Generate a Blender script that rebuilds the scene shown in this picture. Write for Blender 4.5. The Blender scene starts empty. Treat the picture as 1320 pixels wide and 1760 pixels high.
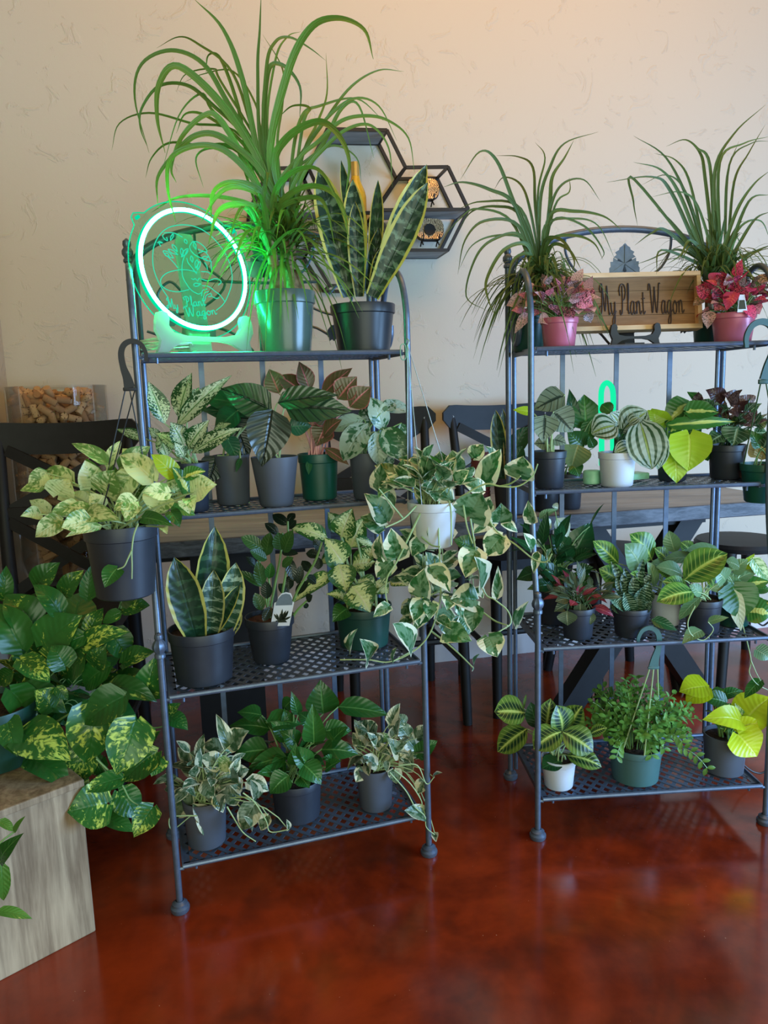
import bpy, bmesh, math, random
from mathutils import Vector, Matrix
from math import sin, cos, pi, radians

SC = bpy.context.scene
COL = SC.collection
# ------------------------------------------------------------------ camera, world, lights, exposure
FPX, PITCH, ROLL, CAMH = 1295.05, 0.1546, -0.0316, 1.1335
cd = bpy.data.cameras.new('camera'); cam = bpy.data.objects.new('camera', cd); COL.objects.link(cam)
cd.sensor_fit = 'VERTICAL'; cd.sensor_height = 36.0; cd.lens = FPX / 1760.0 * 36.0
cd.clip_start = 0.02
fwd = Vector((0, cos(PITCH), -sin(PITCH))); dwn = Vector((0, -sin(PITCH), -cos(PITCH))); rgt = Vector((1, 0, 0))
cr, sr = cos(ROLL), sin(ROLL)
IMD = rgt * sr + dwn * cr
EX = rgt * cr + dwn * (-sr)
cam.matrix_world = Matrix.Translation((0, 0, CAMH)) @ Matrix((
    (EX.x, -IMD.x, -fwd.x, 0), (EX.y, -IMD.y, -fwd.y, 0), (EX.z, -IMD.z, -fwd.z, 0), (0, 0, 0, 1)))
SC.camera = cam
SC.view_settings.view_transform = 'Standard'; SC.view_settings.look = 'None'
SC.view_settings.gamma = 1.0; SC.view_settings.use_curve_mapping = False
SC.view_settings.exposure = 0.0
wd = bpy.data.worlds.new('world'); SC.world = wd; wd.use_nodes = True
WORLD_C, WIN_C, FRONT_C, LAMP_C = (.24, .20, .11), (.60, 1.12, 1.90), (.78, .88, .66), (.35, .16, .03)
def area(name, loc, target, size, sizey, color):
    d = bpy.data.lights.new(name, 'AREA'); d.shape = 'RECTANGLE'; d.size = size; d.size_y = sizey
    k = max(color); d.energy = 100 * k; d.color = tuple(c / k for c in color) if k > 0 else (0, 0, 0)
    o = bpy.data.objects.new(name, d); COL.objects.link(o); o.location = loc
    o.rotation_euler = (Vector(target) - Vector(loc)).to_track_quat('-Z', 'Y').to_euler()
    return o
k = max(WORLD_C)
wd.node_tree.nodes['Background'].inputs[0].default_value = (*[c / max(k, 1e-6) for c in WORLD_C], 1)
wd.node_tree.nodes['Background'].inputs[1].default_value = k
area('right_window_light', (3.1, .55, .95), (.55, 2.6, .25), 1.9, 1.5, WIN_C)
area('front_window_light', (.9, -2.6, 1.5), (.2, 2.0, .9), 3.2, 2.0, FRONT_C)
area('ceiling_lamp', (.75, 1.7, 3.3), (.7, 3.0, 2.3), 2.4, .9, LAMP_C)

# ------------------------------------------------------------------ photo geometry helpers
def ray(u, v):
    a, b = u - 660.0, v - 880.0
    x = (a * cr + b * sr) / FPX; y = (-a * sr + b * cr) / FPX
    return Vector((x, cos(PITCH) - sin(PITCH) * y, -sin(PITCH) - cos(PITCH) * y))
CAMP = Vector((0, 0, CAMH))
def at(u, v, Y):
    d = ray(u, v); return CAMP + d * (Y / d.y)
def atz(u, v, z):
    d = ray(u, v); return CAMP + d * ((z - CAMH) / d.z)
def atp(u, v, P, n):
    d = ray(u, v); return CAMP + d * ((Vector(P) - CAMP).dot(n) / d.dot(n))
def pj(P):
    d = Vector(P) - CAMP
    zc = d.dot(fwd); x = FPX * d.x / zc; y = FPX * d.dot(dwn) / zc
    return 660 + x * cr - y * sr, 880 + x * sr + y * cr
RK = {'L': (-.2916, 1.9185, .3074), 'R': (.6496, 2.0933, .057)}
SZ = [0, .1052, .5025, .8815, 1.2299]          # shelf heights
SD = [.3007, .3007, .3007, .2277, .2353]       # shelf depths
def rw(rk, lx, ly, z):
    X, Y, a = RK[rk]
    return Vector((X + lx * cos(a) - ly * sin(a), Y + lx * sin(a) + ly * cos(a), z))
def rcol(rk, u, ly, z):
    """the point of a rack at depth ly and height z that is seen in picture column u"""
    lo, hi = -1.2, 1.2
    for _ in range(40):
        m = (lo + hi) / 2
        if pj(rw(rk, m, ly, z))[0] < u: lo = m
        else: hi = m
    return rw(rk, lo, ly, z)

# ------------------------------------------------------------------ mesh helpers
def lerp(a, b, t): return a + (b - a) * t
def interp(tab, x):
    for (x0, y0), (x1, y1) in zip(tab, tab[1:]):
        if x <= x1: return y0 + (y1 - y0) * ((x - x0) / (x1 - x0) if x1 > x0 else 0)
    return tab[-1][1]
def catmull(pts, n=6, closed=False):
    pts = [Vector(p) for p in pts]
    if len(pts) < 3 and not closed:
        return [pts[0].lerp(pts[-1], i / n) for i in range(n + 1)]
    out = []; m = len(pts)
    rng = range(m if closed else m - 1)
    for i in rng:
        p0 = pts[(i - 1) % m] if closed or i > 0 else pts[0] * 2 - pts[1]
        p1 = pts[i]; p2 = pts[(i + 1) % m]
        p3 = pts[(i + 2) % m] if closed or i + 2 < m else p2 * 2 - p1
        for k in range(n):
            t = k / n
            out.append(.5 * ((2 * p1) + (p2 - p0) * t + (2 * p0 - 5 * p1 + 4 * p2 - p3) * t * t + (3 * p1 - p0 - 3 * p2 + p3) * t ** 3))
    if not closed: out.append(pts[-1].copy())
    return out
def bez(a, b, c, n=6):
    return [a * (1 - t) ** 2 + b * 2 * t * (1 - t) + c * t * t for t in (i / n for i in range(n + 1))]

class MB:
    def __init__(s): s.v = []; s.f = []; s.uv = {}; s.rn = {}; s.mi = []; s.cur = 0
    def face(s, idx, uv=None, rn=None):
        k = len(s.f); s.f.append(tuple(idx)); s.mi.append(s.cur)
        if uv: s.uv[k] = uv
        if rn: s.rn[k] = rn
    def box(s, c, d, R=None, bev=0):
        c = Vector(c); hx, hy, hz = d[0] / 2, d[1] / 2, d[2] / 2
        b = len(s.v)
        if bev <= 0:
            for z in (-hz, hz):
                for x, y in ((-hx, -hy), (hx, -hy), (hx, hy), (-hx, hy)):
                    p = Vector((x, y, z)); s.v.append(c + (R @ p if R else p))
            for q in ((3, 2, 1, 0), (4, 5, 6, 7), (0, 1, 5, 4), (1, 2, 6, 5), (2, 3, 7, 6), (3, 0, 4, 7)):
                s.face([b + i for i in q])
            return
        bm = bmesh.new(); bmesh.ops.create_cube(bm, size=1)
        for q in bm.verts: q.co = Vector((q.co.x * d[0], q.co.y * d[1], q.co.z * d[2]))
        bmesh.ops.bevel(bm, geom=bm.edges[:], offset=min(bev, min(d) * .45), segments=2, affect='EDGES', profile=.5)
        bm.verts.index_update()
        for q in bm.verts: s.v.append(c + (R @ q.co if R else q.co))
        for q in bm.faces: s.face([b + w.index for w in q.verts])
        bm.free()
    def bar(s, a, b_, wx, wy, up=(0, 0, 1), bev=0):
        """a straight bar of section wx x wy from a to b_"""
        a, b_ = Vector(a), Vector(b_); t = (b_ - a).normalized(); u = Vector(up)
        if abs(t.dot(u)) > .99: u = Vector((0, 1, 0))
        x = t.cross(u).normalized(); y = x.cross(t)
        R = Matrix((x, y, t)).transposed()
        s.box((a + b_) / 2, (wx, wy, (b_ - a).length), R, bev)
    def tube(s, path, r, n=8, caps=True, closed=False, flat=1.0):
        path = [Vector(p) for p in path]; m = len(path)
        rs = [r] * m if isinstance(r, (int, float)) else [interp([(i / (len(r) - 1), q) for i, q in enumerate(r)], k / (m - 1)) for k in range(m)]
        tans = []
        for i in range(m):
            if closed: t = path[(i + 1) % m] - path[i - 1]
            else: t = path[min(i + 1, m - 1)] - path[max(i - 1, 0)]
            tans.append(t.normalized() if t.length > 1e-9 else Vector((0, 0, 1)))
        t0 = tans[0]; u = Vector((0, 0, 1)) if abs(t0.z) < .9 else Vector((1, 0, 0))
        x = t0.cross(u).normalized(); b = len(s.v)
        for i in range(m):
            t = tans[i]; x = (x - t * x.dot(t))
            x = x.normalized() if x.length > 1e-6 else t.orthogonal().normalized()
            y = t.cross(x)
            for k in range(n):
                a = 2 * pi * k / n
                s.v.append(path[i] + x * (cos(a) * rs[i]) + y * (sin(a) * rs[i] * flat))
        for i in range(m if closed else m - 1):
            j = (i + 1) % m
            for k in range(n):
                k2 = (k + 1) % n
                s.face((b + i * n + k, b + i * n + k2, b + j * n + k2, b + j * n + k))
        if caps and not closed:
            s.face([b + k for k in range(n)][::-1]); s.face([b + (m - 1) * n + k for k in range(n)])
    def lathe(s, prof, c=(0, 0, 0), n=28, R=None, capb=True, capt=False, fn=None):
        """prof: (radius, z) from bottom to top; fn(angle, radius, z) may change the radius"""
        c = Vector(c); b = len(s.v)
        for r, z in prof:
            for k in range(n):
                a = 2 * pi * k / n; rr = fn(a, r, z) if fn else r
                p = Vector((rr * cos(a), rr * sin(a), z)); s.v.append(c + (R @ p if R else p))
        for i in range(len(prof) - 1):
            for k in range(n):
                k2 = (k + 1) % n
                s.face((b + i * n + k, b + i * n + k2, b + (i + 1) * n + k2, b + (i + 1) * n + k))
        if capb: s.face([b + k for k in range(n)][::-1])
        if capt: s.face([b + (len(prof) - 1) * n + k for k in range(n)])
    def prism(s, pts, X, Y, o, th):
        """outline pts (x, y) in the plane o + x*X + y*Y, extruded by th along X x Y (centred)"""
        X, Y, o = Vector(X), Vector(Y), Vector(o); nn = X.cross(Y).normalized() * (th / 2)
        b = len(s.v); n = len(pts)
        for sg in (-1, 1):
            for x, y in pts: s.v.append(o + X * x + Y * y + nn * sg)
        area_ = sum(pts[i][0] * pts[(i + 1) % n][1] - pts[(i + 1) % n][0] * pts[i][1] for i in range(n))
        F = [b + n + i for i in range(n)]; K = [b + i for i in range(n)][::-1]
        if area_ < 0: F, K = F[::-1], K[::-1]
        s.face(F); s.face(K)
        for i in range(n):
            j = (i + 1) % n
            q = (b + i, b + j, b + n + j, b + n + i)
            s.face(q if area_ > 0 else q[::-1])
    def leaf(s, B, T, w, nrm, shape='ovate', arch=.12, fold=.18, rip=0.0, nu=9, nv=5, rnd=None, droop=0.0, roll=0.0):
        """one leaf blade from base B to tip T, w wide, upper side along nrm"""
        B, T = Vector(B), Vector(T); L = (T - B).length
        if L < 1e-5: return
        t = (T - B) / L; nn = Vector(nrm); nn = nn - t * nn.dot(t)
        nn = nn.normalized() if nn.length > 1e-4 else t.orthogonal().normalized()
        sd = t.cross(nn).normalized()
        if roll:
            nn, sd = nn * cos(roll) + sd * sin(roll), sd * cos(roll) - nn * sin(roll)
        tab, lobe = SHAPES[shape]
        rnd = rnd or (random.random(), random.random())
        ph = random.random() * 6.3; b = len(s.v); asp = L / max(w, 1e-4)
        for i in range(nu + 1):
            u = i / nu; wd_ = interp(tab, u) * w / 2
            c = B + t * (L * u) + nn * (arch * L * 4 * u * (1 - u)) - Vector((0, 0, 1)) * (droop * L * u * u)
            for k in range(nv):
                q = -1 + 2 * k / (nv - 1); e = abs(q)
                back = lobe * w * (e ** 1.4) * (1 - u) ** 3
                hz = fold * wd_ * e ** 1.5 + rip * w * sin(u * 9 + ph + (1.5 if q > 0 else 0)) * e * e
                s.v.append(c + sd * (wd_ * q) + nn * hz - t * back)
        for i in range(nu):
            for k in range(nv - 1):
                a0 = b + i * nv + k
                s.face((a0, a0 + 1, a0 + nv + 1, a0 + nv),
                       [(i / nu, k / (nv - 1)), (i / nu, (k + 1) / (nv - 1)), ((i + 1) / nu, (k + 1) / (nv - 1)), ((i + 1) / nu, k / (nv - 1))],
                       rnd)
    def ribbon(s, path, w, nrm, tab, fold=.25, rnd=None):
        """a narrow strap leaf along a path"""
        m = len(path); b = len(s.v); rnd = rnd or (random.random(), random.random()); nn = Vector(nrm)
        for i, p in enumerate(path):
            t = (path[min(i + 1, m - 1)] - path[max(i - 1, 0)]).normalized()
            sd = t.cross(nn)
            sd = sd.normalized() if sd.length > .05 else t.orthogonal().normalized()
            n2 = sd.cross(t); ww = interp(tab, i / (m - 1)) * w / 2
            for q in (-1, 0, 1): s.v.append(Vector(p) + sd * (ww * q) + n2 * (abs(q) * ww * fold))
        for i in range(m - 1):
            for k in range(2):
                a0 = b + i * 3 + k; u0, u1 = i / (m - 1), (i + 1) / (m - 1)
                s.face((a0, a0 + 1, a0 + 4, a0 + 3), [(u0, k / 2), (u0, (k + 1) / 2), (u1, (k + 1) / 2), (u1, k / 2)], rnd)
    def build(s, name, mat, parent=None, smooth=True, label=None, origin=None):
        o0 = Vector((0, 0, 0))
        if parent is not None:
            q = parent
            while q is not None: o0 += q.location; q = q.parent
        elif origin is not None: o0 = Vector(origin)
        elif s.v:
            xs = [p.x for p in s.v]; ys = [p.y for p in s.v]; zs = [p.z for p in s.v]
            o0 = Vector(((min(xs) + max(xs)) / 2, (min(ys) + max(ys)) / 2, min(zs)))
        me = bpy.data.meshes.new(name)
        me.from_pydata([p - o0 for p in s.v], [], s.f)
        mats = mat if isinstance(mat, (list, tuple)) else [mat]
        for m_ in mats: me.materials.append(m_)
        if len(mats) > 1: me.polygons.foreach_set('material_index', s.mi)
        if s.uv:
            a = me.uv_layers.new(name='UVMap'); r = me.uv_layers.new(name='rnd')
            for k, p in enumerate(me.polygons):
                if k in s.uv:
                    for li, q in zip(p.loop_indices, s.uv[k]):
                        a.data[li].uv = q; r.data[li].uv = s.rn.get(k, (0, 0))
        if smooth:
            me.polygons.foreach_set('use_smooth', [True] * len(me.polygons))
            try: me.set_sharp_from_angle(angle=radians(40))
            except Exception: pass
        me.update()
        o = bpy.data.objects.new(name, me); COL.objects.link(o)
        if parent is not None: o.parent = parent
        else: o.location = o0
        if label: o['label'] = label
        return o
def tag(o, label, cat, group=None):
    o['label'] = label; o['category'] = cat
    if group: o['group'] = group
    return o
def empty(name, loc, label, cat, group=None):
    o = bpy.data.objects.new(name, None); COL.objects.link(o); o.location = loc; o.empty_display_size = .05
    return tag(o, label, cat, group)
def structure(o): o['kind'] = 'structure'; return o

SHAPES = {
 'ovate': ([(0, .0), (.04, .45), (.12, .8), (.25, .98), (.36, 1), (.55, .86), (.75, .52), (.9, .2), (1, .0)], .0),
 'heart': ([(0, .12), (.05, .70), (.14, .93), (.3, 1), (.48, .96), (.66, .75), (.82, .44), (.92, .19), (1, .0)], .14),
 'ellip': ([(0, .04), (.1, .5), (.25, .84), (.45, 1), (.6, .97), (.78, .72), (.9, .4), (1, .0)], .0),
 'round': ([(0, .2), (.08, .6), (.22, .9), (.42, 1), (.62, .96), (.8, .72), (.92, .4), (1, .05)], .08),
 'lance': ([(0, .05), (.1, .45), (.28, .9), (.42, 1), (.6, .84), (.8, .45), (.92, .16), (1, .0)], .0),
 'sword': ([(0, .5), (.15, .68), (.35, .93), (.55, 1), (.72, .9), (.86, .6), (.95, .25), (1, .0)], .0),
 'spoon': ([(0, .1), (.3, .35), (.5, .8), (.68, 1), (.84, .8), (1, .05)], .0),
}

# ------------------------------------------------------------------ materials
class NT:
    """a few shader maths shorthands"""
    def __init__(s, name):
        s.m = bpy.data.materials.new(name); s.m.use_nodes = True; s.t = s.m.node_tree; s.t.nodes.clear()
        s.out = s.t.nodes.new('ShaderNodeOutputMaterial')
    def n(s, typ, **kw):
        q = s.t.nodes.new(typ)
        for k, v in kw.items(): setattr(q, k, v)
        return q
    def link(s, a, b): s.t.links.new(a, b)
    def put(s, sock, val):
        if hasattr(val, 'is_output'): s.link(val, sock)
        else: sock.default_value = val
    def mth(s, op, a, b=0.0, c=None):
        q = s.n('ShaderNodeMath', operation=op); s.put(q.inputs[0], a); s.put(q.inputs[1], b)
        if c is not None: s.put(q.inputs[2], c)
        return q.outputs[0]
    def step(s, x, lo, hi):
        q = s.n('ShaderNodeMapRange', interpolation_type='SMOOTHSTEP'); s.put(q.inputs[0], x)
        q.inputs[1].default_value = lo; q.inputs[2].default_value = hi
        return q.outputs[0]
    def mix(s, f, a, b):
        q = s.n('ShaderNodeMix', data_type='RGBA'); s.put(q.inputs[0], f); s.put(q.inputs[6], col(a)); s.put(q.inputs[7], col(b))
        return q.outputs[2]
    def xyz(s, x, y, z):
        q = s.n('ShaderNodeCombineXYZ'); s.put(q.inputs[0], x); s.put(q.inputs[1], y); s.put(q.inputs[2], z); return q.outputs[0]
    def noise(s, vec, scale=1.0, detail=2.0, rough=.5, dist=0.0):
        q = s.n('ShaderNodeTexNoise'); s.put(q.inputs['Vector'], vec)
        q.inputs['Scale'].default_value = scale; q.inputs['Detail'].default_value = detail
        q.inputs['Roughness'].default_value = rough; q.inputs['Distortion'].default_value = dist
        return q.outputs[0]
    def obj(s): return s.n('ShaderNodeTexCoord').outputs['Object']
    def bsdf(s, color, rough=.5, metal=0.0, spec=.5, normal=None, **kw):
        q = s.n('ShaderNodeBsdfPrincipled'); s.put(q.inputs['Base Color'], col(color)); s.put(q.inputs['Roughness'], rough)
        s.put(q.inputs['Metallic'], metal); s.put(q.inputs['Specular IOR Level'], spec)
        for k, v in kw.items(): s.put(q.inputs[k.replace('_', ' ')], v)
        if normal is not None: s.link(normal, q.inputs['Normal'])
        return q.outputs[0]
    def bump(s, h, strength=.3, dist=.01):
        q = s.n('ShaderNodeBump'); s.put(q.inputs['Height'], h); q.inputs['Strength'].default_value = strength; q.inputs['Distance'].default_value = dist
        return q.outputs[0]
    def done(s, sh): s.link(sh, s.out.inputs[0]); return s.m
def col(c):
    return c if hasattr(c, 'is_output') else (tuple(c) + (1,) if len(c) == 3 else tuple(c))
def S(r, g, b):
    """sRGB 0..255 to linear"""
    return tuple((x / 255 / 12.92 if x / 255 <= .04045 else ((x / 255 + .055) / 1.055) ** 2.4) for x in (r, g, b))
def plain(name, c, rough=.5, metal=0.0, var=.12, scale=30, spec=.5, bump=0.0):
    t = NT(name); o = t.obj(); nz = t.noise(o, scale, 4, .6)
    dark = tuple(x * (1 - var) for x in c); lite = tuple(min(1, x * (1 + var)) for x in c)
    cc = t.mix(t.step(nz, .3, .7), dark, lite)
    return t.done(t.bsdf(cc, rough, metal, spec, t.bump(nz, bump, .004) if bump else None))
MT = {}
MT['metal'] = plain('dark_grey_metal', S(90, 104, 124), .36, .45, .1, 60)
MT['sheet'] = plain('dark_sheet_metal', S(60,64,70), .5, .4, .15, 40)
MT['black_plastic'] = plain('black_plastic', S(34, 39, 46), .38, 0, .1, 20)
MT['black_plastic2'] = plain('soft_black_plastic', S(40, 46, 57), .46, 0, .12, 14)
MT['grey_plastic'] = plain('grey_plastic', S(80, 87, 100), .5, 0, .05, 10)
MT['green_plastic'] = plain('green_plastic', S(12, 78, 66), .4, 0, .08, 14)
MT['dkgreen_plastic'] = plain('dark_green_plastic', S(22, 66, 58), .42, 0, .1, 14)
MT['teal_plastic'] = plain('grey_teal_plastic', S(66, 102, 100), .45, 0, .06, 14)
MT['palm_pot'] = plain('glossy_grey_green_plastic', S(72, 92, 86), .22, 0, .1, 8)
MT['white_plastic'] = plain('white_plastic', S(205, 212, 222), .45, 0, .03, 14)
MT['pink_plastic'] = plain('pink_plastic', S(186, 98, 122), .32, .1, .05, 14)
MT['soil'] = plain('potting_soil', S(52, 38, 30), .95, 0, .6, 130, .2, .8)
MT['bark'] = plain('bark_mulch', S(92, 58, 44), .9, 0, .5, 110, .2, .8)
MT['black_wood'] = plain('black_painted_wood', S(22, 22, 23), .55, 0, .18, 24, .3)
MT['black_steel'] = plain('black_steel', S(30, 30, 31), .45, .3, .1, 40)
MT['cord'] = plain('black_cord', S(20, 20, 21), .5)
MT['white_cord'] = plain('pale_cord', S(190, 200, 190), .5)
MT['wire'] = plain('dark_wire', S(40, 44, 46), .4, .2)
MT['pale_wire'] = plain('pale_wire', S(170, 176, 176), .4, .2)

def wood(name, c1, c2, axis, scale, rough=.6, knots=True, ring=18):
    t = NT(name); o = t.obj(); sp = t.n('ShaderNodeSeparateXYZ'); t.link(o, sp.inputs[0])
    ax = [sp.outputs[i] for i in range(3)]
    k = [t.mth('MULTIPLY', ax[i], (1.2 if i == axis else ring) * scale) for i in range(3)]
    v = t.xyz(*k)
    a = t.noise(v, 1.6, 6, .65, .6); b = t.noise(v, 6, 4, .6); big = t.noise(o, 4 * scale, 3, .5)
    f = t.mth('ADD', t.mth('MULTIPLY', a, .6), t.mth('ADD', t.mth('MULTIPLY', b, .25), t.mth('MULTIPLY', big, .35)))
    cc = t.mix(t.step(f, .42, .78), c1, c2)
    if knots:
        q = t.n('ShaderNodeTexVoronoi'); t.put(q.inputs['Vector'], o); q.inputs['Scale'].default_value = 7 * scale
        kn = t.step(q.outputs['Distance'], .05, .16)
        cc = t.mix(kn, tuple(x * .45 for x in c1), cc)
    return t.done(t.bsdf(cc, rough, 0, .4, t.bump(f, .25, .004)))
MT['crate'] = wood('weathered_pale_wood', S(116, 96, 74), S(190, 168, 138), 2, 1.0, .7)
MT['table_top'] = wood('grey_brown_plank', S(108, 116, 124), S(150, 157, 163), 0, 1.0, .55, False)
MT['table_edge'] = wood('dark_worn_edge', S(36, 39, 46), S(96, 100, 108), 0, 2.0, .5, False)
MT['sign_wood'] = wood('stained_board', S(112, 82, 52), S(146, 112, 76), 0, 2.0, .6, False)
MT['sign_frame'] = wood('pale_pine', S(188, 158, 118), S(214, 188, 150), 0, 2.0, .6, False)

def floor_mat():
    t = NT('stained_concrete'); o = t.obj()
    a = t.noise(o, 2.2, 5, .6, .8); b = t.noise(o, 14, 4, .6); c = t.noise(o, 60, 3, .6)
    f = t.mth('ADD', t.mth('MULTIPLY', a, .75), t.mth('MULTIPLY', b, .25))
    cc = t.mix(t.step(f, .32, .68), S(80, 24, 9), S(152, 54, 20))
    cc = t.mix(t.mth('MULTIPLY', t.step(t.noise(o, 5, 3, .6), .55, .75), .5), cc, S(58, 32, 20))
    sp = t.step(t.noise(o, 170, 1, .5), .80, .84)
    cc = t.mix(sp, cc, S(190, 150, 120))
    return t.done(t.bsdf(cc, t.mth('ADD', t.mth('MULTIPLY', c, .1), .10), 0, .5, t.bump(t.noise(o, 3, 3), .03, .02), IOR=1.6))
MT['floor'] = floor_mat()
def wall_mat(name, c):
    t = NT(name); o = t.obj()
    base = t.noise(o, 1.5, 3, .5)
    big = t.step(t.noise(o, 9, 6, .62, 1.4), .57, .66); fine = t.noise(o, 45, 4, .6)
    h = t.mth('ADD', t.mth('MULTIPLY', big, .7), t.mth('MULTIPLY', fine, .25))
    cc = t.mix(base, tuple(x * .95 for x in c), c)
    return t.done(t.bsdf(cc, .8, 0, .25, t.bump(h, .55, .004)))
MT['wall'] = wall_mat('beige_plaster', S(194, 186, 170))
MT['base'] = plain('white_baseboard', S(205, 203, 205), .5, 0, .03, 10)
# ------------------------------------------------------------------ the room
WA = .2048; WD = Vector((cos(WA), sin(WA), 0)); WN = Vector((sin(WA), -cos(WA), 0)); WP = Vector((.151, 3.072, 0))
def wp(s, z, off=0.0): return WP + WD * s + WN * off + Vector((0, 0, z))
def atwall(u, v, off=0.0): return atp(u, v, WP + WN * off, WN)
corner_s = (Vector((-1.343, 2.762, 0)) - WP).dot(WD)
m = MB(); m.box((0.2, 1.2, -.03), (7, 6.5, .06)); structure(m.build('floor', MT['floor'], smooth=False))
def wall_box(a, b, th, h, name, mat):
    a, b = Vector(a), Vector(b); t = (b - a).normalized(); nn = Vector((-t.y, t.x, 0))
    R = Matrix((t, nn, Vector((0, 0, 1)))).transposed()
    m = MB(); m.box((a + b) / 2 + nn * (th / 2) + Vector((0, 0, h / 2)), ((b - a).length, th, h), R)
    return structure(m.build(name, mat, smooth=False))
wall_box(wp(corner_s - .1, 0), wp(3.4, 0), .1, 3.6, 'wall_back', MT['wall'])
wall_box(wp(corner_s, 0, .62), wp(corner_s, 0), .1, 3.6, 'wall_left', MT['wall'])
def baseboard(a, b, name):
    a, b = Vector(a), Vector(b); t = (b - a).normalized(); nn = Vector((t.y, -t.x, 0))
    m = MB(); m.prism([(0, 0), (.013, 0), (.013, .085), (.009, .096), (.004, .1), (0, .1)], nn, (0, 0, 1), (a + b) / 2, (b - a).length)
    structure(m.build(name, MT['base'], smooth=False))
baseboard(wp(corner_s + .014, 0), wp(3.4, 0), 'baseboard_back')
baseboard(wp(corner_s, 0, .62), wp(corner_s, 0, .014), 'baseboard_left')

# ------------------------------------------------------------------ plant racks
def make_rack():
    o = bpy.data.objects.new('plant_rack', None); COL.objects.link(o)
    mt, sh = MT['metal'], MT['sheet']; H = .3; r = .0075
    for s in (-1, 1):
        x = s * H
        m = MB(); y = -SD[1]
        m.tube([(x, y, .012), (x, y, .600)], r, 10)
        m.lathe([(.019, 0), (.021, .004), (.021, .011), (.017, .015), (.017, .02), (.012, .023), (.009, .026)], (x, y, 0), 16)
        leg = m.build('front_leg', mt, o)
        m = MB()
        m.lathe([(.008, 0), (.0115, .002), (.0115, .009), (.009, .012), (.0135, .020), (.0145, .027), (.0125, .034), (.008, .041), (.0095, .045), (.0085, .052), (.003, .056)], (x, y, .593), 16,
                fn=lambda a, rr, z: rr * (1 + .08 * cos(8 * a)) if .018 < z < .038 else rr)
        m.build('finial', mt, leg)
        # upper post: leaves the finial backwards, then climbs, arches over the side and curls
        m = MB()
        pts = [(x, -.290, .56), (x, -.286, .64), (x, -.262, .74), (x, -.245, .86), (x, -.238, 1.0), (x, -.238, 1.25), (x, -.234, 1.33), (x, -.205, 1.395), (x, -.155, 1.423),
               (x, -.100, 1.405), (x, -.066, 1.355), (x, -.056, 1.30), (x, -.066, 1.262), (x, -.095, 1.252), (x, -.118, 1.275), (x, -.121, 1.30)]
        m.tube(catmull(pts, 5), r, 10)
        m.build('upper_post', mt, o)
        m = MB()
        m.tube([(x, .006, .012), (x, .006, 1.46)], r, 10)
        m.lathe([(.019, 0), (.021, .004), (.021, .011), (.017, .015), (.017, .02), (.009, .026)], (x, .006, 0), 16)
        m.lathe([(.008, 0), (.011, .003), (.011, .008), (.008, .012), (.013, .02), (.013, .028), (.008, .036), (.010, .042), (.009, .05), (.002, .056)], (x, .006, 1.455), 14)
        m.tube([(x - s * .016, .004, .03), (x - s * .016, .004, 1.45)], r * .8, 8)
        m.build('rear_leg', mt, o)
    for k in (1, 2, 3, 4):
        z = SZ[k]; d = SD[k]; y0, y1 = -d, -.004; x0, x1 = -H + .013, H - .013
        m = MB(); rr = .0055
        m.tube([(x0, y0, z), (x1, y0, z)], rr, 8); m.tube([(x0, y1, z), (x1, y1, z)], rr, 8)
        for x in (x0, x1):
            m.bar((x, y0, z - .002), (x, y1, z - .002), .004, .014)
            m.tube([(x, -d, z - .004), (math.copysign(H, x), -d, z - .004)], .004, 6)
        # lattice of flat strips
        p = .032; w = .0064; ya, yb, xa, xb = y0 + .012, y1 - .008, x0 + .012, x1 - .012
        for dz, sg in ((.0, 1), (.0012, -1)):
            c = -1.0
            n = int(1.2 / p)
            for i in range(-n, n + 1):
                b = i * p * 1.0          # line x*? : y - yc = sg*1.0*(x - b)
                pts = []
                yc = (ya + yb) / 2
                xs0, xs1 = b + sg * (ya - yc) * .8, b + sg * (yb - yc) * .8
                P, Q = Vector((xs0, ya, 0)), Vector((xs1, yb, 0))
                lo, hi = 0.0, 1.0
                dx = Q.x - P.x
                for lim, side in ((xa, 1), (xb, -1)):
                    tt = (lim - P.x) / dx
                    if (dx > 0) == (side == 1): lo = max(lo, tt)
                    else: hi = min(hi, tt)
                if hi - lo < .02: continue
                A, B = P.lerp(Q, lo), P.lerp(Q, hi)
                A.z = B.z = z - .003 + dz
                m.bar(A, B, w * 1.5, .0016, bev=0)
        for a, b in (((x0, ya - .004), (x1, ya - .004)), ((x0, yb + .003), (x1, yb + .003))):
            m.bar((a[0], a[1], z - .002), (b[0], b[1], z - .002), .016, .002)
        for x in (xa - .004, xb + .004): m.bar((x, ya, z - .002), (x, yb, z - .002), .016, .002)
        for q in (.25, .75):             # the small stud under each shelf corner
            xx = lerp(x0, x1, .05 if q < .5 else .95); m.tube([(xx, -d + .01, z), (xx, -d + .01, z - .017)], .003, 6)
        m.build('shelf', mt, o)
    for k in (1, 2, 3):                  # flat uprights of the back panel
        x = -H + .6 * k / 4
        m = MB(); m.box((x, .006, .66), (.013, .004, 1.17)); m.build('back_slat', mt, o, smooth=False)
    m = MB()
    arch = [(-H, .006, 1.415)] + [(H * cos(pi - a * pi / 14), .006, 1.415 + .135 * sin(a * pi / 14) ** .9) for a in range(1, 14)] + [(H, .006, 1.415)]
    m.tube(catmull(arch, 3), .009, 10); m.build('arched_top_rail', mt, o)
    # vine scrolls and leaves between the arch and the top shelf
    m = MB()
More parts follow.
